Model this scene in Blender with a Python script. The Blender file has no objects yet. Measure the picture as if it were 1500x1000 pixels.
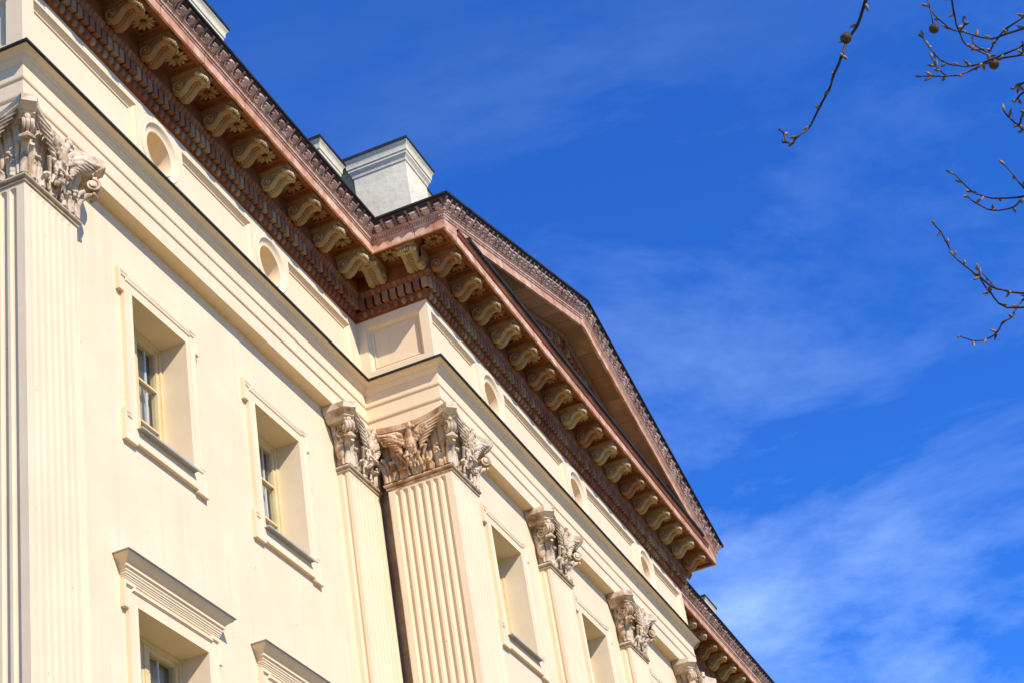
import bpy, bmesh, math, random
from math import sin, cos, pi, sqrt, radians, atan2
from mathutils import Vector, Matrix
random.seed(7)
S = bpy.context.scene
COL = S.collection
Z0 = 15.37                      # height of the pilaster necks above the pavement

# ------------------------------------------------------------------ camera
cam_d = bpy.data.cameras.new('camera'); cam = bpy.data.objects.new('camera', cam_d); COL.objects.link(cam)
right = Vector((0.37542014, -0.91462723, -0.15005585)); up = Vector((-0.45158615, -0.32188242, 0.83214281)); fwd = Vector((0.80940081, 0.24464002, 0.53387413))
cam.matrix_world = Matrix(((right.x, up.x, -fwd.x, -23.4671), (right.y, up.y, -fwd.y, -9.6375), (right.z, up.z, -fwd.z, -13.7666 + Z0), (0, 0, 0, 1)))
cam_d.sensor_width = 36; cam_d.lens = 2750.58 / 1500 * 36
cam_d.clip_start = .05; cam_d.clip_end = 3000
S.camera = cam
# ------------------------------------------------------------------ light
SUN_EL, SUN_AZ = radians(39.4), radians(30)     # azimuth measured from the facade normal towards -X
sd = Vector((sin(SUN_AZ) * cos(SUN_EL), cos(SUN_AZ) * cos(SUN_EL), -sin(SUN_EL)))   # direction light travels
sun_d = bpy.data.lights.new('sun', 'SUN'); sun = bpy.data.objects.new('sun', sun_d); COL.objects.link(sun)
sun_d.energy = 5.0; sun_d.angle = radians(.5); sun_d.color = (1, .95, .89)
sun.rotation_euler = sd.to_track_quat('-Z', 'Y').to_euler()
sun.location = (-20, -30, 40)
W = bpy.data.worlds.new('World'); S.world = W; W.use_nodes = True
nt = W.node_tree; nt.nodes.clear()
def wn(t, **k):
    n = nt.nodes.new(t)
    for a, b in k.items(): setattr(n, a, b)
    return n
sky = wn('ShaderNodeTexSky', sky_type='NISHITA'); sky.sun_disc = False
sky.sun_elevation = SUN_EL; sky.sun_rotation = atan2(-sd.x, -sd.y); sky.air_density = 1.0; sky.dust_density = .1; sky.ozone_density = 4.0
tc = wn('ShaderNodeTexCoord'); mp = wn('ShaderNodeMapping'); mp.inputs['Rotation'].default_value = (.2, -.35, .3); mp.inputs['Scale'].default_value = (1.6, 1.6, 4.2); mp.inputs['Location'].default_value = (7, 2, 5)
nz = wn('ShaderNodeTexNoise'); nz.inputs['Scale'].default_value = 2.1; nz.inputs['Detail'].default_value = 12; nz.inputs['Roughness'].default_value = .62; nz.inputs['Distortion'].default_value = .35
nz2 = wn('ShaderNodeTexNoise'); nz2.inputs['Scale'].default_value = 2.2; nz2.inputs['Detail'].default_value = 3
r1 = wn('ShaderNodeValToRGB'); r1.color_ramp.elements[0].position = .455; r1.color_ramp.elements[1].position = .82
r2 = wn('ShaderNodeValToRGB'); r2.color_ramp.elements[0].position = .30; r2.color_ramp.elements[1].position = .68
mul = wn('ShaderNodeMath', operation='MULTIPLY'); mul2 = wn('ShaderNodeMath', operation='MULTIPLY')
# cirrus gets thicker towards the horizon
sep = wn('ShaderNodeSeparateXYZ'); mr = wn('ShaderNodeMapRange'); mr.inputs[1].default_value = .30; mr.inputs[2].default_value = .66; mr.inputs[3].default_value = 1.0; mr.inputs[4].default_value = .36
mixc = wn('ShaderNodeMixRGB'); mixc.inputs[2].default_value = (5.6, 8.2, 13.0, 1)
hs = wn('ShaderNodeHueSaturation'); hs.inputs['Saturation'].default_value = 1.0; hs.inputs['Value'].default_value = 1.0; hs.inputs['Hue'].default_value = .5
bg = wn('ShaderNodeBackground'); bg.inputs[1].default_value = .1
wo = wn('ShaderNodeOutputWorld')
L = nt.links.new
L(tc.outputs['Generated'], mp.inputs[0]); L(mp.outputs[0], nz.inputs[0]); L(tc.outputs['Generated'], nz2.inputs[0])
L(nz.outputs[0], r1.inputs[0]); L(nz2.outputs[0], r2.inputs[0]); L(r1.outputs[0], mul.inputs[0]); L(r2.outputs[0], mul.inputs[1])
L(tc.outputs['Generated'], sep.inputs[0]); L(sep.outputs[2], mr.inputs[0]); L(mul.outputs[0], mul2.inputs[0]); L(mr.outputs[0], mul2.inputs[1])
tint = wn('ShaderNodeMixRGB', blend_type='MULTIPLY'); tint.inputs[0].default_value = 1; tint.inputs[2].default_value = (.29, .92, 2.08, 1)
L(sky.outputs[0], hs.inputs['Color']); L(hs.outputs[0], tint.inputs[1]); L(tint.outputs[0], mixc.inputs[1]); L(mul2.outputs[0], mixc.inputs[0])
L(mixc.outputs[0], bg.inputs[0]); L(bg.outputs[0], wo.inputs[0])
S.view_settings.view_transform = 'Standard'; S.view_settings.look = 'None'; S.view_settings.gamma = 1; S.view_settings.use_curve_mapping = False
S.view_settings.exposure = .18

# ------------------------------------------------------------------ materials
def mat(name, stops, scale=2.0, detail=6, rough=.8, bump=.15, bscale=30, bdist=.01, attr=False, stain=None, metal=0, streak=None, amix=.7, joints=None, specks=None, spec=.4):
    """stops: colours of a ramp driven by noise (or by the per-piece attribute 'rnd' mixed with noise)"""
    m = bpy.data.materials.new(name); m.use_nodes = True; n = m.node_tree; N = n.nodes; K = n.links.new
    b = N['Principled BSDF']; b.inputs['Roughness'].default_value = rough; b.inputs['Metallic'].default_value = metal
    geo = N.new('ShaderNodeNewGeometry')
    no = N.new('ShaderNodeTexNoise'); no.inputs['Scale'].default_value = scale; no.inputs['Detail'].default_value = detail; no.inputs['Roughness'].default_value = .6
    K(geo.outputs['Position'], no.inputs[0])
    fac = no.outputs[0]
    if attr:
        a = N.new('ShaderNodeAttribute'); a.attribute_name = 'rnd'
        mx = N.new('ShaderNodeMix'); mx.data_type = 'FLOAT'; mx.inputs[0].default_value = amix
        K(fac, mx.inputs[2]); K(a.outputs['Fac'], mx.inputs[3]); fac = mx.outputs[0]
    r = N.new('ShaderNodeValToRGB'); cr = r.color_ramp
    lo, hi = (.1, .9) if attr else (.33, .67)
    while len(cr.elements) < len(stops): cr.elements.new(.5)
    for i, c in enumerate(stops):
        cr.elements[i].position = lo + (hi - lo) * i / max(1, len(stops) - 1); cr.elements[i].color = (*c, 1)
    K(fac, r.inputs[0]); col = r.outputs[0]
    def blend(col, facsock, color):
        mx = N.new('ShaderNodeMixRGB'); K(facsock, mx.inputs[0]); K(col, mx.inputs[1]); mx.inputs[2].default_value = (*color, 1); return mx.outputs[0]
    if stain:      # patches of dirt with their own shape: (colour, scale, lo, hi, amount)
        c, sc, l, h, am = stain
        s = N.new('ShaderNodeTexNoise'); s.inputs['Scale'].default_value = sc; s.inputs['Detail'].default_value = 8; s.inputs['Roughness'].default_value = .7
        K(geo.outputs['Position'], s.inputs[0])
        q = N.new('ShaderNodeMapRange'); q.inputs[1].default_value = l; q.inputs[2].default_value = h; q.inputs[4].default_value = am; K(s.outputs[0], q.inputs[0])
        col = blend(col, q.outputs[0], c)
    if streak:     # vertical run-off streaks: (colour, amount)
        c, am = streak
        mpn = N.new('ShaderNodeMapping'); mpn.inputs['Scale'].default_value = (9, 9, .35); K(geo.outputs['Position'], mpn.inputs[0])
        s = N.new('ShaderNodeTexNoise'); s.inputs['Scale'].default_value = 1; s.inputs['Detail'].default_value = 7; K(mpn.outputs[0], s.inputs[0])
        q = N.new('ShaderNodeMapRange'); q.inputs[1].default_value = .55; q.inputs[2].default_value = .8; q.inputs[4].default_value = am; K(s.outputs[0], q.inputs[0])
        col = blend(col, q.outputs[0], c)
    if joints:     # separate blocks: each with its own tone, thin dark joints between them
        per, jc, am = joints
        sx = N.new('ShaderNodeSeparateXYZ'); K(geo.outputs['Position'], sx.inputs[0])
        ad = N.new('ShaderNodeMath'); ad.operation = 'ADD'; K(sx.outputs[0], ad.inputs[0]); K(sx.outputs[1], ad.inputs[1])
        dv = N.new('ShaderNodeMath'); dv.operation = 'DIVIDE'; K(ad.outputs[0], dv.inputs[0]); dv.inputs[1].default_value = per
        fl = N.new('ShaderNodeMath'); fl.operation = 'FLOOR'; K(dv.outputs[0], fl.inputs[0])
        wn_ = N.new('ShaderNodeTexWhiteNoise'); wn_.noise_dimensions = '1D'; K(fl.outputs[0], wn_.inputs['W'])
        q = N.new('ShaderNodeMapRange'); q.inputs[3].default_value = 0; q.inputs[4].default_value = am; K(wn_.outputs[0], q.inputs[0])
        col = blend(col, q.outputs[0], stops[0])
        fr = N.new('ShaderNodeMath'); fr.operation = 'FRACT'; K(dv.outputs[0], fr.inputs[0])
        lt = N.new('ShaderNodeMath'); lt.operation = 'LESS_THAN'; K(fr.outputs[0], lt.inputs[0]); lt.inputs[1].default_value = .011
        col = blend(col, lt.outputs[0], jc)
    if specks:     # small knocks and spots in the paint
        c, am = specks
        s = N.new('ShaderNodeTexNoise'); s.inputs['Scale'].default_value = 11; s.inputs['Detail'].default_value = 2; K(geo.outputs['Position'], s.inputs[0])
        q = N.new('ShaderNodeMapRange'); q.inputs[1].default_value = .755; q.inputs[2].default_value = .80; q.inputs[4].default_value = am; K(s.outputs[0], q.inputs[0])
        col = blend(col, q.outputs[0], c)
    b.inputs['Specular IOR Level'].default_value = spec
    K(col, b.inputs['Base Color'])
    if bump:
        t = N.new('ShaderNodeTexNoise'); t.inputs['Scale'].default_value = bscale; t.inputs['Detail'].default_value = 5; K(geo.outputs['Position'], t.inputs[0])
        bp = N.new('ShaderNodeBump'); bp.inputs['Strength'].default_value = bump; bp.inputs['Distance'].default_value = bdist
        K(t.outputs[0], bp.inputs['Height']); K(bp.outputs[0], b.inputs['Normal'])
    return m
M = {}
M['plaster'] = mat('cream_plaster', [(.76, .572, .345), (.815, .625, .385)], scale=1.3, bump=.25, bscale=14, bdist=.006, rough=.85, stain=((.72, .55, .34), .8, .55, .75, .35), streak=((.56, .44, .29), .42), specks=((.30, .22, .14), .7))
M['darker'] = mat('dark_brown_plaster', [(.20, .13, .07), (.34, .24, .14)], scale=2.5, streak=((.06, .04, .025), .6))  # dark brown plaster used only on the wall in the narrow gap
M['reveal'] = mat('cream_reveal_plaster', [(.74, .57, .33), (.80, .63, .39)], scale=1.8, bump=.25, bscale=14, bdist=.006, stain=((.5, .42, .28), 2.5, .56, .8, .4))
M['frieze'] = mat('frieze_plaster', [(.77, .585, .36), (.815, .63, .395)], scale=1.0, bump=.12, bscale=20, bdist=.004, streak=((.55, .44, .30), .28), specks=((.30, .22, .14), .6))
M['pink'] = mat('pink_terracotta', [(.42, .165, .08), (.61, .32, .185), (.78, .54, .37)], scale=4.0, bump=.35, bscale=25, stain=((.22, .12, .08), 7, .55, .74, .55), joints=(1.13, (.12, .06, .04), .45))
M['terra'] = mat('brown_terracotta', [(.12, .030, .006), (.20, .050, .010), (.28, .085, .018)], scale=2.2, bump=.3, bscale=30, stain=((.15, .07, .04), 6, .52, .75, .6))
M['dentil'] = mat('dentil_terracotta', [(.15, .038, .016), (.22, .06, .025), (.26, .105, .045), (.38, .24, .11), (.19, .095, .055)], scale=8, bump=.3, attr=True, stain=((.10, .06, .045), 9, .5, .75, .55))
M['mod'] = mat('olive_terracotta', [(.12, .036, .012), (.25, .095, .03), (.34, .19, .065), (.42, .29, .125), (.68, .52, .32)], scale=5, bump=.15, bscale=35, attr=True, amix=.62, stain=((.10, .055, .03), 7, .53, .72, .7))
M['ring'] = mat('neck_ring_stone', [(.36, .25, .15), (.48, .36, .22), (.55, .44, .30)], scale=6, bump=.3, stain=((.12, .08, .05), 9, .55, .7, .6))
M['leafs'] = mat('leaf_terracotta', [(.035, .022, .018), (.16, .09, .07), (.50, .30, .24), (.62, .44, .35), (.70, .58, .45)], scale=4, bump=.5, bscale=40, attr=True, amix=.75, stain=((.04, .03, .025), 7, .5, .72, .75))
M['panel'] = mat('soffit_panels', [(.14, .055, .025), (.34, .12, .052), (.22, .13, .06), (.44, .20, .11), (.28, .11, .05)], scale=2.5, bump=.3, attr=True, amix=.5, stain=((.45, .30, .22), 4, .56, .8, .5))
M['stone'] = mat('capital_stone', [(.26, .145, .07), (.48, .34, .20), (.68, .52, .34), (.62, .49, .33)], scale=4, bump=.25, bscale=45, bdist=.01, stain=((.09, .05, .03), 12, .57, .68, .8))
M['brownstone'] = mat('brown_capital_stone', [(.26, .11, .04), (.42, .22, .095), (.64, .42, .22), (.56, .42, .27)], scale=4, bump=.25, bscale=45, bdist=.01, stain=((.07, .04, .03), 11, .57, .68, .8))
M['tin'] = mat('dark_tin', [(.018, .017, .016), (.04, .04, .038)], scale=3, rough=.75, bump=.1, spec=.12)
M['zinc'] = mat('grey_zinc', [(.30, .28, .25), (.42, .40, .36)], scale=5, rough=.7, bump=.1, spec=.2)
M['chim'] = mat('white_render', [(.70, .60, .40), (.80, .70, .49)], scale=2.2, bump=.5, bscale=9, bdist=.02, stain=((.45, .43, .38), 2.5, .5, .75, .6))
M['ochre'] = mat('ochre_render', [(.62, .47, .25), (.68, .53, .31)], scale=2)
M['wood'] = mat('yellow_painted_wood', [(.66, .48, .22), (.74, .57, .30)], scale=4, rough=.5, bump=.1)
M['white'] = mat('white_paint', [(.75, .75, .72), (.82, .82, .80)], scale=4, rough=.5, bump=0)
M['curtain'] = mat('grey_curtain', [(.44, .37, .29), (.56, .49, .40)], scale=1.5, rough=.9, bump=0)
M['dark'] = mat('dark_room', [(.05, .045, .04), (.08, .07, .06)], bump=0)
M['bark'] = mat('twig_bark', [(.02, .011, .010), (.04, .022, .018), (.08, .048, .038)], scale=40, rough=.7, bump=.3, bscale=120, bdist=.001)
M['bud'] = mat('bud_scales', [(.10, .05, .035), (.20, .13, .08), (.40, .32, .20)], scale=60, bump=.2, bscale=150, bdist=.001)
M['ball'] = mat('seed_ball', [(.06, .035, .015), (.16, .10, .04)], scale=120, bump=.8, bscale=300, bdist=.002)
M['paving'] = mat('paving', [(.17, .142, .052), (.23, .19, .08)], scale=1.5, bump=.4, bscale=12)
g = bpy.data.materials.new('window_glass'); g.use_nodes = True; gn = g.node_tree; gn.nodes.clear()
gt = gn.nodes.new('ShaderNodeBsdfTransparent'); gg = gn.nodes.new('ShaderNodeBsdfGlossy'); gg.inputs['Roughness'].default_value = .02; gg.inputs['Color'].default_value = (.9, .95, 1, 1)
lw = gn.nodes.new('ShaderNodeLayerWeight'); pw = gn.nodes.new('ShaderNodeMath'); pw.operation = 'POWER'; pw.inputs[1].default_value = 5
gf = gn.nodes.new('ShaderNodeMath'); gf.operation = 'MULTIPLY_ADD'; gf.inputs[1].default_value = .9; gf.inputs[2].default_value = .05
gn.links.new(lw.outputs['Facing'], pw.inputs[0]); gn.links.new(pw.outputs[0], gf.inputs[0]); gm = gn.nodes.new('ShaderNodeMixShader'); go = gn.nodes.new('ShaderNodeOutputMaterial')
gn.links.new(gf.outputs[0], gm.inputs[0]); gn.links.new(gt.outputs[0], gm.inputs[1]); gn.links.new(gg.outputs[0], gm.inputs[2]); gn.links.new(gm.outputs[0], go.inputs[0]); gt.inputs[0].default_value = (.8, .84, .86, 1)
M['glass'] = g

# ------------------------------------------------------------------ mesh helpers
class MB:
    def __init__(s): s.v = []; s.f = []; s.r = []; s.m = []
    def add(s, vs, fs, rnd=None, mi=0):
        o = len(s.v); s.v += [tuple(v) for v in vs]; s.f += [tuple(o + i for i in f) for f in fs]
        if rnd is None: s.r += [.5] * len(vs)
        elif isinstance(rnd, (int, float)): s.r += [rnd] * len(vs)
        else: s.r += list(rnd)
        s.m += [mi] * len(fs)
    def box(s, x0, x1, y0, y1, z0, z1, rnd=None, mi=0, taper=0):
        t = taper
        vs = [(x0, y0, z0), (x1, y0, z0), (x1, y1, z0), (x0, y1, z0), (x0 + t, y0 + t, z1), (x1 - t, y0 + t, z1), (x1 - t, y1 - t, z1), (x0 + t, y1 - t, z1)]
        s.add(vs, [(0, 3, 2, 1), (4, 5, 6, 7), (0, 1, 5, 4), (1, 2, 6, 5), (2, 3, 7, 6), (3, 0, 4, 7)], rnd, mi)
    def ell(s, c, rx, ry, rz, n=8, k=5, rnd=None, rot=None, mi=0):
        vs = []; fs = []
        for i in range(k + 1):
            th = pi * i / k
            for j in range(n):
                p = Vector((rx * sin(th) * cos(2 * pi * j / n), ry * sin(th) * sin(2 * pi * j / n), rz * cos(th)))
                if rot: p = rot @ p
                vs.append((c[0] + p.x, c[1] + p.y, c[2] + p.z))
        for i in range(k):
            for j in range(n): fs.append((i * n + j, (i + 1) * n + j, (i + 1) * n + (j + 1) % n, i * n + (j + 1) % n))
        s.add(vs, fs, rnd, mi)
    def tube(s, pts, rad, n=8, rnd=None, mi=0, flat=1.0, caps=True):
        pts = [Vector(p) for p in pts]; K = len(pts)
        if not hasattr(rad, '__len__'): rad = [rad] * K
        vs = []; fs = []; prev = None
        for i, p in enumerate(pts):
            d = (pts[min(i + 1, K - 1)] - pts[max(i - 1, 0)]).normalized()
            if prev is None: a = d.orthogonal().normalized()
            else: a = (prev - d * prev.dot(d)); a = a.normalized() if a.length > 1e-6 else d.orthogonal().normalized()
            prev = a; b = d.cross(a)
            for j in range(n):
                q = p + (a * cos(2 * pi * j / n) + b * sin(2 * pi * j / n) * flat) * rad[i]; vs.append(q)
        for i in range(K - 1):
            for j in range(n): fs.append((i * n + j, i * n + (j + 1) % n, (i + 1) * n + (j + 1) % n, (i + 1) * n + j))
        if caps: fs += [tuple(range(n))[::-1], tuple((K - 1) * n + j for j in range(n))]
        s.add(vs, fs, rnd, mi)
    def mesh(s, name, mats, smooth=35, z0=Z0):
        me = bpy.data.meshes.new(name); me.from_pydata([(a, b, c + z0) for a, b, c in s.v], [], s.f); me.update()
        for m_ in (mats if isinstance(mats, (list, tuple)) else [mats]): me.materials.append(M[m_])
        if any(s.m): me.polygons.foreach_set('material_index', s.m)
        at = me.attributes.new('rnd', 'FLOAT', 'POINT'); at.data.foreach_set('value', s.r)
        bm = bmesh.new(); bm.from_mesh(me); bmesh.ops.remove_doubles(bm, verts=bm.verts, dist=1e-5); bmesh.ops.recalc_face_normals(bm, faces=bm.faces)
        for f in bm.faces: f.smooth = smooth > 0
        bm.to_mesh(me); bm.free()
        if smooth: me.set_sharp_from_angle(angle=radians(smooth))
        return me
    def build(s, name, mats, parent=None, smooth=35, z0=Z0): return link(name, s.mesh(name, mats, smooth, z0), parent)
def link(name, me, parent=None, loc=None, rz=0):
    o = bpy.data.objects.new(name, me); COL.objects.link(o)
    if parent is not None: o.parent = parent
    if loc: o.location = loc
    if rz: o.rotation_euler = (0, 0, rz)
    return o
def empty(name, label, cat, loc=(0, 0, 0)):
    o = bpy.data.objects.new(name, None); COL.objects.link(o); o.location = loc; o['label'] = label; o['category'] = cat; o.empty_display_size = .3; return o
def offs(path, i, a, pre=None, post=None):
    """mitred point of a path, pushed outwards by a"""
    p = Vector(path[i]); ns = []
    q0 = path[i - 1] if i > 0 else pre; q1 = path[i + 1] if i < len(path) - 1 else post
    if q0 is not None: d = (p - Vector(q0)).normalized(); ns.append(Vector((d.y, -d.x)))
    if q1 is not None: d = (Vector(q1) - p).normalized(); ns.append(Vector((d.y, -d.x)))
    if len(ns) == 1: return p + ns[0] * a
    return p + (ns[0] + ns[1]) * (a / (1 + ns[0].dot(ns[1])))
def sweep(mb, path, prof, pre=None, post=None, rnd=None, closed=False, mi=0):
    n = len(prof); vs = []
    for i in range(len(path)):
        for a, z in prof:
            q = offs(path, i, a, pre, post); vs.append((q.x, q.y, z))
    fs = []
    for i in range(len(path) - 1):
        for j in range(n - 1 + closed): k = (j + 1) % n; fs.append((i * n + j, i * n + k, (i + 1) * n + k, (i + 1) * n + j))
    if closed: fs += [tuple(range(n)), tuple((len(path) - 1) * n + j for j in range(n))]
    mb.add(vs, fs, rnd, mi)
def relief(mb, path, prof, period, hfun, cols, pre=None, post=None, shear=None):
    """a moulding with repeated carved relief. hfun(t, v, cell) -> (height, rnd); shear = (slope, x0, xmid) lifts z along x"""
    n = len(prof); nv = []
    for j in range(n):
        a = prof[max(j - 1, 0)]; b = prof[min(j + 1, n - 1)]; d = Vector((b[0] - a[0], b[1] - a[1])).normalized(); nv.append((d.y, -d.x))
    for i in range(len(path) - 1):
        A = [offs(path, i, a, pre, post) for a, z in prof]; B = [offs(path, i + 1, a, pre, post) for a, z in prof]
        Lg = (Vector(path[i + 1]) - Vector(path[i])).length + 1e-9
        cells = max(1, round(Lg / period)); per = Lg / cells
        d = (Vector(path[i + 1]) - Vector(path[i])).normalized(); out = Vector((d.y, -d.x)); P0 = Vector(path[i])
        amin = min((p - P0).dot(d) for p in A); amax = max((p - P0).dot(d) for p in B)
        c0 = math.floor(amin / per); c1 = math.ceil(amax / per); ss = []
        s_ = c0 * per
        K = (c1 - c0) * cols; vs = []; rn = []; fs = []
        for k in range(K + 1):
            s = s_ + k * per / cols
            for j, (a, z) in enumerate(prof):
                lo = (A[j] - P0).dot(d); hi = (B[j] - P0).dot(d); sc = min(max(s, lo), hi)
                fade = min(1, (sc - lo) / .03, (hi - sc) / .03) if hi - lo > .1 else 0
                cell = math.floor(s / per + 1e-6); h, r = hfun(s / per - cell - .5, j / (n - 1), cell + 100 * i); h *= max(0, fade)
                p = P0 + d * sc + out * (a + h * nv[j][0]); zz = z + h * nv[j][1]
                if shear: zz += shear(p.x, a)
                vs.append((p.x, p.y, zz)); rn.append(r)
        for k in range(K):
            for j in range(n - 1): fs.append((k * n + j, k * n + j + 1, (k + 1) * n + j + 1, (k + 1) * n + j))
        mb.add(vs, fs, rn)

# ------------------------------------------------------------------ dimensions
D = 1.2546; xL, xE = -9.19, 13.44; xR = 22.63; YB = 9.0; yW = .215
PITCH = .836
FULL = [(xL, YB), (xL, 0), (0, 0), (0, -D), (xE, -D), (xE, 0), (xR, 0), (xR, YB)]
bld = empty('palace', 'cream palace with fluted pilasters, carved capitals, red terracotta cornice and pediment against blue sky', 'building', (6, 4, 0))
bld.matrix_parent_inverse if False else None
class _P: pass
def part(o):  # parent keeping coordinates given in world space
    return o
bld.location = (0, 0, 0)

# ------------------------------------------------------------------ walls
def hole_wall(mb, x0, x1, z0, z1, y, holes):
    """vertical wall sheet at y with rectangular holes (x0,x1,z0,z1), gridded"""
    xs = sorted({x0, x1, *[h[0] for h in holes], *[h[1] for h in holes]}); zs = sorted({z0, z1, *[h[2] for h in holes], *[h[3] for h in holes]})
    for i in range(len(xs) - 1):
        for j in range(len(zs) - 1):
            cx, cz = (xs[i] + xs[i + 1]) / 2, (zs[j] + zs[j + 1]) / 2
            if any(h[0] < cx < h[1] and h[2] < cz < h[3] for h in holes): continue
            mb.add([(xs[i], y, zs[j]), (xs[i + 1], y, zs[j]), (xs[i + 1], y, zs[j + 1]), (xs[i], y, zs[j + 1])], [(0, 1, 2, 3)])
WT, WB = -.171, -2.10      # upper windows
LT, LB = -4.508, -7.6      # lower windows
wing_c = [-6.03, -2.90]; port_c = [2.56, 6.73, 10.88]; rw_c = [16.34, 19.47]
HW, HL = .645, .775
wm = MB()
for cs, x0, x1, y in ((wing_c, xL + .215, .0, yW), (port_c, .215, xE - .215, yW - D), (rw_c, xE, xR - .215, yW)):
    hs_ = []
    for c in cs: hs_ += [(c - HW, c + HW, WB, WT), (c - HL + (-.08 if c < 0 else 0), c + HL + (-.08 if c < 0 else 0), LB, LT)]
    hole_wall(wm, x0, x1, -Z0, 1.0, y, hs_)
for (x, y0, y1) in ((xL + .215, .215, YB), (xE - .215, yW - D, yW), (xR - .215, .215, YB)):
    wm.add([(x, y0, -Z0), (x, y1, -Z0), (x, y1, 1.0), (x, y0, 1.0)], [(0, 1, 2, 3)])
wm.add([(xL + .215, YB, -Z0), (xR - .215, YB, -Z0), (xR - .215, YB, 4), (xL + .215, YB, 4)], [(0, 1, 2, 3)])
wm.build('wall', 'plaster', bld)
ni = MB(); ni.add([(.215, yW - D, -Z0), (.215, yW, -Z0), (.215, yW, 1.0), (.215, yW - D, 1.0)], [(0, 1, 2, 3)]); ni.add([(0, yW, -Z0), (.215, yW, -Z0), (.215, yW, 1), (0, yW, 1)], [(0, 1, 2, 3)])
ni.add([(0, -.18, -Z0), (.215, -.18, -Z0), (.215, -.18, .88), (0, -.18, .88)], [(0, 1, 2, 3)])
o_ = ni.build('niche_wall', 'darker', bld, smooth=0); o_['label'] = 'dark brown wall in the narrow gap between the two pilasters'

# ------------------------------------------------------------------ windows
def rect_loop(x0, x1, z0, z1): return [(x0, z0), (x1, z0), (x1, z1), (x0, z1)]
def eared(x0, x1, z0, z1, e, ht, hb):
    return [(x0 - e, z0), (x0 + .16, z0), (x0 + .16, z0 + .035), (x1 - .16, z0 + .035), (x1 - .16, z0), (x1 + e, z0), (x1 + e, z0 + hb), (x1, z0 + hb), (x1, z1 - ht), (x1 + e, z1 - ht), (x1 + e, z1),
            (x1 - .16, z1), (x1 - .16, z1 - .035), (x0 + .16, z1 - .035), (x0 + .16, z1), (x0 - e, z1), (x0 - e, z1 - ht), (x0, z1 - ht), (x0, z0 + hb), (x0 - e, z0 + hb)]
def inset(loop, d):
    n = len(loop); out = []
    for i in range(n):
        p = Vector(loop[i]); a = (p - Vector(loop[i - 1])).normalized(); b = (Vector(loop[(i + 1) % n]) - p).normalized()
        na = Vector((-a.y, a.x)); nb = Vector((-b.y, b.x)); q = p + (na + nb) * (d / (1 + na.dot(nb))); out.append((q.x, q.y))
    return out
def loops_mesh(mb, loops, rnd=None, mi=0):
    """loops: list of (loop2d, y); bridged one to the next"""
    n = len(loops[0][0]); vs = []; fs = []
    for lp, y in loops: vs += [(x, y, z) for x, z in lp]
    for k in range(len(loops) - 1):
        for i in range(n): j = (i + 1) % n; fs.append((k * n + i, k * n + j, (k + 1) * n + j, (k + 1) * n + i))
    mb.add(vs, fs, rnd, mi)
def profile_x(mb, x0, x1, prof, y, mitre=True, rnd=None):
    """moulding with returned ends on a wall at y: prof (a, z)"""
    sweep(mb, [(x0, y + .001), (x0, y), (x1, y), (x1, y + .001)], prof) if False else None
    n = len(prof); vs = []
    for a, z in prof: vs.append((x0 - a, y, z))
    for a, z in prof: vs.append((x0 - a, y - a, z))
    for a, z in prof: vs.append((x1 + a, y - a, z))
    for a, z in prof: vs.append((x1 + a, y, z))
    fs = []
    for k in range(3):
        for j in range(n - 1): fs.append((k * n + j, k * n + j + 1, (k + 1) * n + j + 1, (k + 1) * n + j))
    fs.append((0, n, 2 * n, 3 * n)); fs.append((n - 1, 4 * n - 1, 3 * n - 1, 2 * n - 1))
    mb.add(vs, fs, rnd)
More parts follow.
